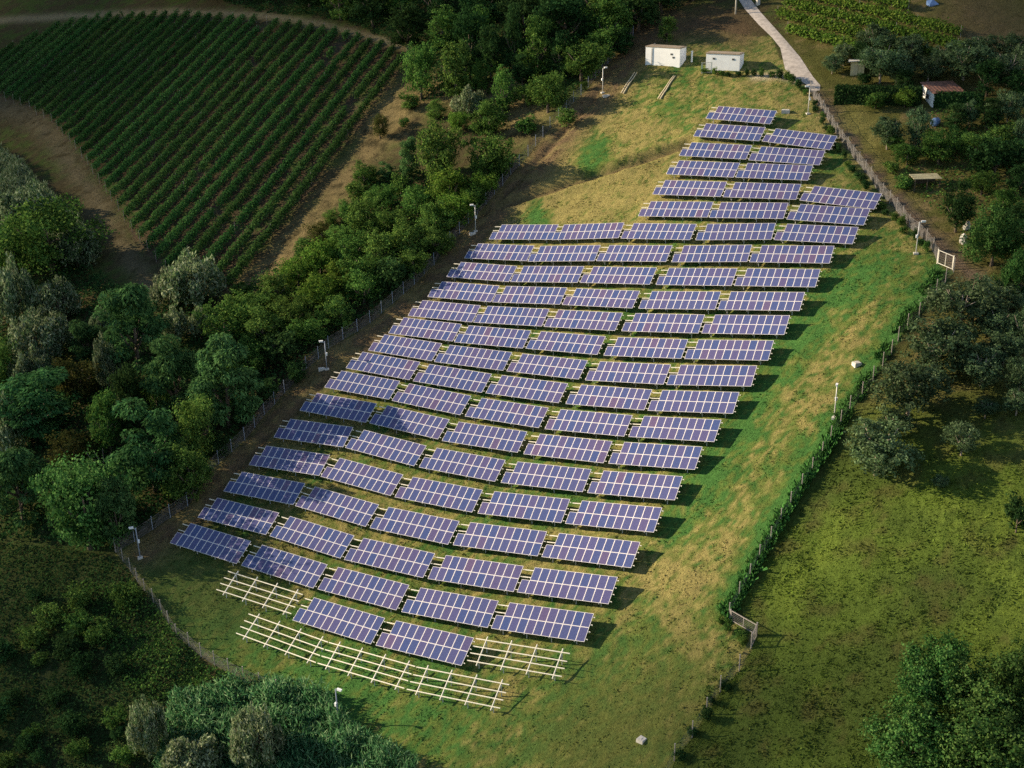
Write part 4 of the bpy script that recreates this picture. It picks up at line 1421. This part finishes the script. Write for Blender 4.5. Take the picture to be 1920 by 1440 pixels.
for a in (
    ('olive', 1642, 835, 138, 140, 'lowest large olive tree of the grove, nearest the open meadow'),
    ('olive', 1700, 745, 148, 120, 'large olive tree with a bare forked branch, second from the meadow'),
    ('olive', 1752, 665, 130, 110, 'olive tree third up the line above the meadow'),
    ('olive', 1800, 590, 128, 104, 'topmost olive tree of the line, below the round dark trees'),
    ('olive', 1850, 560, 90, 90, 'olive tree tucked right behind the topmost of the line'),
    ('olive', 1838, 690, 92, 84, 'olive tree standing apart right of the line'),
    ('olive', 1908, 705, 60, 84, 'olive tree cut by the right picture edge in the grove'),
    ('olive', 1802, 822, 60, 76, 'young bushy olive alone in the shaded grass'),
    ('olive', 1846, 768, 46, 40, 'small round olive bush above the young bushy one'),
    ('olive', 1762, 902, 30, 28, 'tiny olive sprout in the meadow shade'),
    ('olive', 1910, 620, 56, 90, 'slim olive at the right picture edge above the grove'),
    ('olive', 1663, 252, 58, 74, 'low round olive in the garden beside the track fence'),
    ('olive', 1716, 244, 46, 80, 'tree-shaped olive left of the blue tank'),
    ('olive', 1650, 128, 92, 76, 'large grey olive beside the tiny hut'),
    ('olive', 1582, 102, 46, 50, 'grey olive bush at the foot of the bright vineyard, left of three'),
    ('olive', 1636, 90, 70, 44, 'grey olive bush at the foot of the bright vineyard, middle of three'),
    ('olive', 1705, 100, 60, 46, 'grey olive bush at the foot of the bright vineyard, right of three'),
    ('olive', 1806, 130, 84, 60, 'wide grey olive right above the red-roofed shed'),
    ('olive', 1888, 142, 80, 60, 'grey olive at the right picture edge above the shed'),
    ('olive', 1888, 200, 60, 70, 'dusky olive right of the shed hedge'),
    ('olive', 1815, 216, 36, 56, 'spindly grey sapling right of the blue tank'),
    ('bigoak', 1858, 440, 120, 146, 'round dense dark tree right of the white framed gate'),
    ('bigoak', 1902, 525, 72, 120, 'dark tree at the right edge below the round dense one'),
    ('dark', 1792, 392, 72, 100, 'dark tree just right of the plank shelter'),
    ('bush', 1640, 195, 46, 34, 'leafy garden bush in front of the long clipped hedge, left one'),
    ('bright', 1696, 190, 46, 34, 'bright green fig bush in front of the long clipped hedge'),
    ('oak', 1700, 290, 54, 56, 'yellow-green fruit tree below the two garden olives, left one'),
    ('oak', 1760, 290, 84, 56, 'wide yellow-green fruit tree below the blue tank'),
    ('bush', 1694, 340, 40, 40, 'bush at the left end of the plank shelter'),
    ('dbush', 1862, 330, 100, 40, 'long low dark thicket right of the plank shelter'),
    ('bush', 1872, 255, 56, 60, 'wiry shrub at the right edge of the garden'),
    ('olive', 1912, 250, 36, 60, 'grey shrub at the right picture edge of the garden'),
    ('oak', 1880, 385, 66, 60, 'brownish shrub between dark thicket and round dense tree'),
    ('dbush', 1902, 300, 66, 44, 'dark shrub at the right edge above the thicket'),
    ('bush', 1672, 318, 34, 26, 'small bush on the bare patch left of the shelter'),
    ('dbush', 1620, 152, 30, 22, 'dark shrub under the tiny hut'),
    ('dbush', 1905, 960, 60, 90, 'dark green bush at the right edge of the meadow'),
):
    tree(*a, group=OG if a[0] == 'olive' else None)
for a in (
    ('bigoak', 1735, 1262, 150, 190, 'tall left crown of the oak group at the lower right corner'),
    ('bigoak', 1712, 1380, 180, 190, 'lowest left crown of the oak group at the lower right corner'),
    ('bigoak', 1835, 1310, 150, 180, 'middle crown of the oak group at the lower right corner'),
    ('bigoak', 1905, 1285, 120, 190, 'right crown of the oak group at the lower right corner'),
    ('bigoak', 1835, 1425, 210, 170, 'front crown of the oak group at the lower right corner'),
    ('silver', 283, 1352, 84, 150, 'narrow grey willow at the left end of the reed bed'),
    ('silver', 365, 1415, 130, 130, 'rounded grey willow at the bottom edge among the reeds'),
    ('silver', 488, 1370, 124, 170, 'large grey-green willow standing in the reed bed'),
):
    tree(*a, low=.03)

q_ = random.Random(5)
for i in range(30):
    while True:
        x, y = q_.uniform(-10, 460), q_.uniform(1060, 1440)
        if inside(np.array([x]), np.array([y]), [(-20, 1050), (200, 1060), (243, 1100), (300, 1180), (375, 1255), (440, 1292), (320, 1310), (260, 1330), (250, 1460), (-20, 1460)])[0]:
            break
    w_ = q_.uniform(26, 62)
    tree(q_.choice(['dbush', 'bush', 'dbush']), x, y, w_, w_ * q_.uniform(.42, .62), 'low tangled bramble mound in the dark scrub at the lower left', 'bramble mounds in the scrub')

# dead branch in the wood
p = g1(195, 880)
b = MB()
for i in range(5):
    a = -0.9 + i * .5
    b.tube([(0, 0, 0), (math.sin(a) * 1.2, .2, 1.4), (math.sin(a) * 2.0, .1, 2.2 + .4 * math.cos(a * 3)), (math.sin(a) * 2.6, .3, 2.6 + .5 * math.cos(a))], [.09, .06, .04, .015], 6)
tag(obj('dead_tree', b.mesh('dead_tree', M['barkp'], True), None, T(p.x, p.y, p.z, .2)), 'bare dead branches showing in the gap of the lower wood', 'tree')

for i, (x, y, w, h, kd) in enumerate(((1560, 125, 40, 34, 'olive'), (1612, 112, 44, 36, 'dark'), (1680, 140, 60, 50, 'olive'), (1740, 135, 60, 50, 'olive'), (1690, 165, 44, 30, 'dark'),
                                      (1850, 165, 66, 46, 'dark'), (1770, 110, 50, 40, 'olive'), (1840, 105, 60, 40, 'olive'), (1895, 100, 60, 50, 'olive'), (1790, 225, 44, 50, 'dark'),
                                      (1850, 222, 56, 56, 'dark'), (1905, 165, 50, 50, 'dark'), (1790, 265, 46, 44, 'oak'), (1830, 285, 60, 50, 'oak'),
                                      (1910, 345, 50, 60, 'dark'), (1840, 350, 50, 44, 'oak'), (1680, 270, 40, 40, 'oak'), (1905, 430, 60, 80, 'dark'))):
    tree(kd, x, y, w, h, 'grey-green or dark tree in the crowded gardens at the upper right', UG)
for i, (x, y, w, h) in enumerate(((1672, 795, 70, 70), (1870, 610, 80, 80), (1890, 560, 70, 70), (1880, 655, 80, 80), (1790, 645, 80, 70), (1905, 755, 60, 60))):
    tree('olive', x, y, w, h, 'lesser olive crown filling the grove between the large olive trees', OG)

# shrubs planted along the fences
SG = 'hedge shrubs planted along the right fence and cabins'
SL_ = 'small dark green hedge shrub in the row along the fence or the cabins'
pts = resample(poly_world([(1526, 200), (1548, 238), (1570, 278), (1592, 318), (1622, 348), (1648, 386), (1690, 432), (1735, 475)]), 1.9)
pts2 = resample(poly_world([(1322, 139), (1350, 142), (1385, 142), (1420, 141), (1450, 146), (1480, 153), (1512, 178)]), 1.5)
pts3 = resample(poly_world([(1352, 1172), (1364, 1182), (1386, 1196), (1400, 1208)]), 1.2)
pts4 = poly_world([(1362, 1288), (1337, 1318), (1318, 1352), (1300, 1378), (1272, 1420)])[:, :2]
for j, (x, y) in enumerate(np.concatenate([pts, pts2, pts3, pts4])):
    q = random.Random(j)
    x, y = x + q.uniform(-.4, .4), y + q.uniform(-.3, .3)
    w, h = q.uniform(1.0, 1.8), q.uniform(.9, 2.0)
    t = thing('hedge_shrub', SL_, 'shrub', T(x, y, zr(x, y)[0] - .1, q.uniform(0, 6)), SG)
    obj('crown', CRN['dbush' if q.random() < .6 else 'bush'][j % 3], t, T(0, 0, 0, 0, (w, w, h)))


def clipped_hedge(pa, pb, depth, H, label, n=9000):
    a, b_ = g1(*pa), g1(*pb)
    L = math.hypot(b_.x - a.x, b_.y - a.y)
    yaw = math.atan2(b_.y - a.y, b_.x - a.x)
    s = (b_.z - a.z) / L
    c = rng.random((n, 3)) * np.array([L, depth, H])
    f = rng.integers(0, 5, n)
    nr = np.zeros((n, 3))
    for i, (ax, v, nn) in enumerate(((1, 0, (0, -1, 0)), (1, 0, (0, -1, 0)), (2, H, (0, 0, 1)), (0, 0, (-1, 0, 0)), (0, L, (1, 0, 0)))):
        k = f == i
        c[k, ax] = v
        nr[k] = nn
    c += rng.normal(0, .12, c.shape)
    c[:, 2] += s * c[:, 0]
    o = obj('clipped_hedge', leaf_quads('clipped_hedge', c, nr + rng.normal(0, .5, nr.shape), rng.uniform(.2, .45, n), M['dark']), None, T(a.x, a.y, a.z - .2, yaw))
    core = MB()
    core.add([(.2, .2, 0), (L - .2, .2, s * L), (L - .2, depth - .2, s * L), (.2, depth - .2, 0), (.2, .2, H - .2), (L - .2, .2, H - .2 + s * L), (L - .2, depth - .2, H - .2 + s * L), (.2, depth - .2, H - .2)],
             [(0, 1, 5, 4), (1, 2, 6, 5), (2, 3, 7, 6), (3, 0, 4, 7), (4, 5, 6, 7)])
    obj('stem_core', core.mesh('stem_core', M['dwood']), o)
    return tag(o, label, 'hedge')


clipped_hedge((1566, 196), (1722, 200), 2.0, 3.0, 'long dark clipped hedge below the tiny hut and the big olive')
clipped_hedge((1752, 200), (1838, 204), 1.8, 2.3, 'shorter dark clipped hedge in front of the red-roofed shed', 5000)

# vineyard: every row of vines
d0 = Vector((25.6, 65.9, 0)).normalized()
pn = Vector((-d0.y, d0.x, 0))
o0 = Vector((-46.9, 189.8, 0))
vpost = post_mesh(2.1, .035, M['postw'], 'vine_post')


def vine_leaves(X, Y, dens, hgt, wid, mt, name, size=(.16, .42)):
    seg = np.hypot(np.diff(X), np.diff(Y))
    L = seg.sum()
    n = int(L * dens)
    s = np.sort(rng.uniform(0, L, n))
    cum = np.concatenate([[0], np.cumsum(seg)])
    x, y = np.interp(s, cum, X), np.interp(s, cum, Y)
    v = vnoise(s * .55, s * 0 + X[0], 5)
    off = rng.normal(0, wid, n) * (.85 + .3 * v)
    h = rng.beta(2.2, 1.6, n) * hgt * (.85 + .28 * v) + .25
    keep = vnoise(s * .25 + 40, s * 0 + Y[0], 6) > .07
    x, y, off, h = x[keep], y[keep], off[keep], h[keep]
    dx, dy = X[-1] - X[0], Y[-1] - Y[0]
    dn = math.hypot(dx, dy)
    x2, y2 = x - dy / dn * off, y + dx / dn * off
    c = np.stack([x2, y2, Z(x2, y2) + h], -1)
    nr = np.stack([-dy / dn * np.sign(off), dx / dn * np.sign(off), np.full(len(x), .9)], -1) + rng.normal(0, .6, (len(x), 3))
    o = np.array([X[0], Y[0], float(Z(X[0], Y[0]))])
    return leaf_quads(name, c - o, nr, rng.uniform(*size, len(x)), mt), o


VROWS = []
for k in range(0, 48):
    t = np.arange(-70, 175, .5)
    o = o0 + pn * (k * 3.85)
    X, Y = o.x + d0.x * t, o.y + d0.y * t
    px, py = to_px(np.stack([X, Y, Z(X, Y)], -1))
    m = inside(px, py, VINE_POLY)
    if m.sum() < 12:
        continue
    i0, i1 = np.argmax(m), len(m) - 1 - np.argmax(m[::-1])
    VROWS.append((X[i0:i1], Y[i0:i1]))
for k, (X, Y) in enumerate(VROWS):
    me, o = vine_leaves(X, Y, 170, 1.9, .36, M['vine'], 'foliage', (.18, .46))
    lab = 'long row of green vines, %s from the right edge of the vineyard' % ordn(k + 1) if k else 'long row of green vines along the right edge of the vineyard'
    if k == len(VROWS) - 1:
        lab = 'row of green vines at the far left end of the vineyard'
    t = thing('vine_row', lab, 'vine row', Matrix.Translation(o), 'vine rows of the vineyard')
    obj('foliage', me, t)
    for s in list(range(0, len(X), 30)) + [len(X) - 1]:
        obj('post', vpost, t, Matrix.Translation((X[s] - o[0], Y[s] - o[1], zz(X[s], Y[s]) - o[2])))

PV = [(1452, 24), (1485, 2), (1570, -12), (1690, 14), (1800, 66), (1880, 128), (1850, 144), (1720, 128), (1600, 108), (1510, 96), (1470, 58)]
A_, B_ = g1(1500, 20), g1(1780, 92)
d1 = Vector((B_.x - A_.x, B_.y - A_.y, 0)).normalized()
p1 = Vector((-d1.y, d1.x, 0))
PROWS = []
for k in range(-16, 17):
    t = np.arange(-30, 70, .5)
    o = Vector((A_.x, A_.y, 0)) + p1 * (k * 4.1)
    X, Y = o.x + d1.x * t, o.y + d1.y * t
    px, py = to_px(np.stack([X, Y, Z(X, Y)], -1))
    m = inside(px, py, PV)
    if m.sum() < 10:
        continue
    i0, i1 = np.argmax(m), len(m) - 1 - np.argmax(m[::-1])
    PROWS.append((X[i0:i1], Y[i0:i1]))
for k, (X, Y) in enumerate(PROWS):
    me, o = vine_leaves(X, Y, 110, 1.7, .48, M['bright'], 'foliage', (.25, .6))
    t = thing('vine_row', 'thick bright vine row right of the gravel track, %s from the bottom' % ordn(k + 1), 'vine row', Matrix.Translation(o), 'thick vine rows at the upper right')
    obj('foliage', me, t)
    for s in list(range(0, len(X), 24)) + [len(X) - 1]:
        obj('post', vpost, t, Matrix.Translation((X[s] - o[0], Y[s] - o[1], zz(X[s], Y[s]) - o[2])))


# growth nobody could count: reeds, cane, undergrowth, scrub, tall meadow grass
def fill(poly, dens):
    W = poly_world(poly)
    lo, hi = W[:, :2].min(0), W[:, :2].max(0)
    n = int((hi - lo).prod() * dens)
    x, y = rng.uniform(lo[0], hi[0], n), rng.uniform(lo[1], hi[1], n)
    px, py = to_px(np.stack([x, y, Z(x, y)], -1))
    k = inside(px, py, poly)
    return x[k], y[k]


def stuff(name, me, label, cat):
    o = obj(name, me, kind='stuff')
    return tag(o, label, cat)


REED = [(325, 1320), (400, 1300), (478, 1282), (555, 1288), (612, 1312), (655, 1362), (700, 1400), (790, 1452), (760, 1500), (290, 1500), (300, 1400)]


def reed_bed(poly, dens, hgt, mt, name, label, size):
    """standing stems and long arching leaves"""
    x, y = fill(poly, dens)
    n = len(x)
    top = hgt * (.25 + 1.1 * fbm(x * .38, y * .38, 91, 3))
    h = top * rng.random(n) ** .6
    le = rng.normal(0, .42, (n, 2))
    c = np.stack([x + le[:, 0] * .4, y + le[:, 1] * .4, Z(x, y) + h], -1)
    up = np.stack([le[:, 0], le[:, 1], np.full(n, .85)], -1)
    stuff(name, leaf_quads(name, c, rng.normal(0, 1, (n, 3)) * np.array([1, 1, .5]), rng.uniform(*size, n), mt, up, .15), label, name)


reed_bed(REED, 75, 2.6, M['reed'], 'reeds', 'thick bed of green reeds round the grey willows at the bottom', (.5, 1.15))
CANE = [(-40, 270), (0, 290), (45, 318), (95, 372), (150, 425), (188, 470), (172, 512), (60, 480), (-40, 470)]
reed_bed(CANE, 40, 3.4, M['silver'], 'cane', 'silvery grey-green cane thicket at the left edge below the vineyard', (.6, 1.3))
WOOD = [(-40, 480), (60, 480), (180, 510), (260, 575), (430, 560), (520, 505), (640, 420), (690, 330), (800, 320), (860, 350), (940, 290), (985, 290), (880, 402), (700, 592),
        (610, 640), (500, 758), (420, 850), (340, 945), (240, 1005), (200, 1030), (-40, 1010)]
FOREST = [(300, -30), (480, 22), (640, 40), (775, 95), (790, 190), (880, 175), (960, 130), (1000, 190), (1060, 190), (1110, 138), (1175, 70), (1260, -30)]
GARD = [(1750, 205), (1960, 200), (1960, 480), (1830, 460), (1780, 420), (1700, 350), (1690, 300)]
GROVE = [(1790, 540), (1960, 520), (1960, 760), (1800, 700), (1720, 760), (1640, 890), (1585, 880), (1620, 800), (1690, 690)]


def leaf_cover(polys, dens, mt, hmax, size, name, label, cat):
    xs, ys = zip(*(fill(p_, dens) for p_ in polys))
    x, y = np.concatenate(xs), np.concatenate(ys)
    cl = fbm(x * .35, y * .35, 61, 3)
    h = rng.random(len(x)) ** .7 * hmax * sstep(.30, .68, cl)
    c = np.stack([x, y, Z(x, y) + .1 + h], -1)
    nr = np.stack([rng.normal(0, .7, len(x)), rng.normal(0, .7, len(x)), np.full(len(x), .8)], -1)
    stuff(name, leaf_quads(name, c, nr, rng.uniform(*size, len(x)), mt), label, cat)


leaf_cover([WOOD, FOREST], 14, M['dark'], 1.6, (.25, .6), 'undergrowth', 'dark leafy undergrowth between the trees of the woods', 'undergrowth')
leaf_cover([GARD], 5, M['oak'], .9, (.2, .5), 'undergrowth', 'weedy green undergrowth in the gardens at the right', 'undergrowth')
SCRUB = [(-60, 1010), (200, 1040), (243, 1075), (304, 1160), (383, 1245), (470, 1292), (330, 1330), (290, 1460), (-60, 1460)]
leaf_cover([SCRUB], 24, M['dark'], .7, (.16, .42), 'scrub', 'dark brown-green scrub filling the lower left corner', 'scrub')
leaf_cover([[(150, 1090), (290, 1140), (380, 1240), (460, 1290), (330, 1325), (240, 1300)]], 26, M['oak'], 1.3, (.16, .4), 'brambles', 'bushier green brambles along the outside of the curved fence', 'brambles')

MEAD = LOWER_R
x, y = fill([(1372, 1165), (1425, 1062), (1500, 935), (1580, 900), (1700, 920), (1960, 860), (1960, 1500), (1230, 1500)], 14)
cl = fbm(x * .22, y * .22, 11) * .6 + fbm(x * .8, y * .8, 12) * .4
k = rng.random(len(x)) < .25 + .75 * sstep(.40, .70, cl)
x, y, cl = x[k], y[k], cl[k]
mc, _, _, _ = ground_colour(x, y, Z(x, y))
stuff('meadow_grass', blades('meadow_grass', x, y, rng.uniform(.05, .13, len(x)), rng.uniform(.08, .22, len(x)) * (.4 + cl), mc * rng.uniform(.75, 1.4, (len(x), 1)) * np.array([1.0, 1.1, .9]), M['grass'], .45, 3),
      'tall tufted yellow-green meadow grass right of the stepped fence', 'grass')
x, y = fill([(1752, 505), (1640, 670), (1540, 835), (1440, 990), (1362, 1140), (1374, 1158), (1452, 1005), (1552, 850), (1652, 690), (1770, 522)], 22)
n = len(x)
lc = np.tile(LUSH * .8, (n, 1)) * rng.uniform(.6, 1.6, (n, 1))
k = fbm(x * .3, y * .3, 14) > .42
x, y, lc = x[k], y[k], lc[k]
stuff('fence_weeds', blades('fence_weeds', x, y, rng.uniform(.12, .3, len(x)), rng.uniform(.2, .8, len(x)), lc, M['grass'], .4, 3), 'lush green weeds growing along the inside of the right fence', 'weeds')
x, y = fill([(1566, 806), (1500, 905), (1430, 1020), (1352, 1150), (1362, 1168), (1372, 1160), (1446, 1024), (1514, 912), (1574, 818)], 60)
n = len(x)
lc = np.tile(np.array([.050, .140, .034]), (n, 1)) * rng.uniform(.6, 1.7, (n, 1))
stuff('fence_growth', blades('fence_growth', x, y, rng.uniform(.1, .26, n), rng.uniform(.4, 1.1, n) * (.55 + .7 * fbm(x * .5, y * .5, 15)), lc, M['grass'], .3, 3), 'tall dark green growth hiding the lower part of the right fence', 'weeds')
# ---------------------------------------------------------------- unseen cloud deck, added and shaped to dim the sun around the field
SUN_DIMMING = [(900, 600, 1), (1200, 450, 1), (1100, 800, 1), (900, 1000, 1), (1300, 600, 1), (700, 900, 1), (1400, 350, 1), (1300, 200, 1), (1500, 600, 1),
             (1250, 1000, 1), (1450, 800, .95), (560, 1150, .8), (420, 1150, .5), (330, 1080, .35), (250, 1000, .3), (100, 1030, .2), (100, 1300, .06), (300, 1230, .2),
             (0, 1439, .06), (450, 1400, .9), (330, 1420, .8), (650, 1400, .85), (900, 1420, .5), (1150, 1420, .4), (1350, 1400, .32), (1600, 1300, .42), (1850, 1400, .6), (1750, 1300, .7),
             (1600, 1000, .85), (1850, 1000, .75), (1750, 800, .75), (1900, 800, .45), (1750, 600, .75), (1900, 500, .35), (1850, 350, .28), (1700, 250, .5),
             (1600, 350, .6), (1850, 150, .28), (1900, 30, .08), (1650, 60, .6), (1450, 40, .7), (1300, 60, .6), (1150, 40, .4), (950, 60, .55), (880, 150, .75), (800, 40, .38),
             (600, 40, .2), (400, 30, .10), (100, 40, .04), (0, 150, .04), (200, 150, .12), (-150, 600, .65), (-150, 800, .5), (-100, 950, .45), (280, 1340, .9), (340, 1400, .95), (420, 1330, .95), (560, 1330, 1), (200, 1400, .5), (400, 150, .28), (600, 150, .48), (600, 300, .6), (400, 350, .5),
             (250, 300, .36), (150, 250, .25), (50, 400, .45), (200, 450, .55), (350, 500, .6), (150, 600, .68), (300, 700, .66), (50, 800, .5), (200, 850, .52),
             (165, 930, .9), (60, 950, .9), (-20, 960, .8), (700, 450, 1), (900, 280, 1), (600, 550, 1), (480, 620, .85), (450, 750, .65), (380, 560, .85), (520, 520, .9), (620, 430, .9), (720, 330, .85), (780, 250, .8), (350, 880, .35), (550, 800, .75)]
cg = poly_world([(a[0], a[1]) for a in SUN_DIMMING])
ct = np.array([a[2] for a in SUN_DIMMING], float)
ZC = 260.0
gx_ = np.arange(-260, 261, 4.0)
gy_ = np.arange(-60, 521, 4.0)
cxg, cyg = np.meshgrid(gx_, gy_, indexing='ij')
k_ = (ZC - Z(cxg, cyg)) / SUN[2]
Cx, Cy = cxg + SUN[0] * k_, cyg + SUN[1] * k_                       # the added deck stands on the sun side of the ground it shades
d2 = (cxg[..., None] - cg[:, 0]) ** 2 + (cyg[..., None] - cg[:, 1]) ** 2
wgt = 1 / (d2 + 60.0) ** 1.6
Tm = (wgt * ct).sum(-1) / wgt.sum(-1)
Tm = np.clip(Tm + (fbm(cxg * .045, cyg * .045, 201) - .5) * .34 * sstep(1.0, .7, Tm), .04, 1)
Tm = np.where(Tm > .93, 1, Tm)
dens = 1 - np.sqrt(Tm)
thick = 10 + 45 * (1 - Tm) * (.6 + .8 * fbm(cxg * .03, cyg * .03, 203))
bum = 16 * fbm(cxg * .06, cyg * .06, 205)
top = np.stack([Cx, Cy, ZC + 0 * Cx], -1) + SUN * (thick / 2 + bum)[..., None]
bot = np.stack([Cx, Cy, ZC + 0 * Cx], -1) - SUN * (thick / 2)[..., None]
ni, nj = cxg.shape
ii = np.arange(ni * nj).reshape(ni, nj)
q4 = np.stack([ii[:-1, :-1], ii[1:, :-1], ii[1:, 1:], ii[:-1, 1:]], -1).reshape(-1, 4)
keepf = dens.ravel()[q4].max(1) > .01
q4 = q4[keepf]
CV = np.concatenate([top.reshape(-1, 3), bot.reshape(-1, 3)])
CQ = np.concatenate([q4, q4[:, ::-1] + ni * nj])
m_, nt, out = mat('added_cloud_veil')
at = N(nt, 'ShaderNodeAttribute', attribute_name='col')
sp = N(nt, 'ShaderNodeSeparateColor')
nt.links.new(at.outputs['Color'], sp.inputs[0])
tr = N(nt, 'ShaderNodeBsdfTransparent')
df = N(nt, 'ShaderNodeBsdfDiffuse')
df.inputs['Color'].default_value = (.85, .85, .85, 1)
mx = N(nt, 'ShaderNodeMixShader')
nt.links.new(sp.outputs[0], mx.inputs[0])
nt.links.new(tr.outputs[0], mx.inputs[1])
nt.links.new(df.outputs[0], mx.inputs[2])
nt.links.new(mx.outputs[0], out.inputs[0])
dd = np.concatenate([dens.ravel(), dens.ravel()])
obj('added_shade_clouds', np_mesh('added_shade_clouds', CV, CQ, m_, np.stack([dd, dd, dd], -1), True), kind='structure')
# ---------------------------------------------------------------- light, sky, camera
w = bpy.data.worlds.new('World')
SC.world = w
w.use_nodes = True
nt = w.node_tree
nt.nodes.clear()
wo = nt.nodes.new('ShaderNodeOutputWorld')
bg = nt.nodes.new('ShaderNodeBackground')
sk = nt.nodes.new('ShaderNodeTexSky')
sk.sky_type = 'NISHITA'
sk.sun_disc = False
sk.sun_elevation = SUN_EL
sk.sun_rotation = R_(73.0)
sk.air_density = 1.0
sk.dust_density = 1.0
bg.inputs['Strength'].default_value = SKY
nt.links.new(sk.outputs[0], bg.inputs[0])
nt.links.new(bg.outputs[0], wo.inputs[0])
ld = bpy.data.lights.new('sun', 'SUN')
ld.energy = 5.0
ld.angle = R_(0.5)
ld.color = (1.0, .84, .60)
so = bpy.data.objects.new('sun', ld)
COL.objects.link(so)
so.rotation_euler = Vector((-SUN[0], -SUN[1], -SUN[2])).to_track_quat('-Z', 'Y').to_euler()
so.location = (-120, 60, 120)

cd = bpy.data.cameras.new('camera')
cd.sensor_width = 36.0
cd.lens = 36.0 * F_PX / 1920
cd.clip_start = .5
cd.clip_end = 8000
co = bpy.data.objects.new('camera', cd)
COL.objects.link(co)
co.matrix_world = Matrix(((CR, -SR, 0, 0), (SR * SP, CR * SP, -CP, 0), (SR * CP, CR * CP, SP, 0), (0, 0, 0, 1)))
SC.camera = co
SC.render.resolution_x, SC.render.resolution_y = 1024, 768
SC.render.engine = 'CYCLES'
SC.cycles.max_bounces = 6
SC.cycles.diffuse_bounces = 2
SC.cycles.glossy_bounces = 2
SC.cycles.transmission_bounces = 4
SC.cycles.transparent_max_bounces = 8
SC.view_settings.view_transform = 'Standard'
SC.view_settings.look = 'None'
SC.view_settings.gamma = 1.0
SC.view_settings.use_curve_mapping = False
SC.view_settings.exposure = EXPO
SC.cycles.use_denoising = False
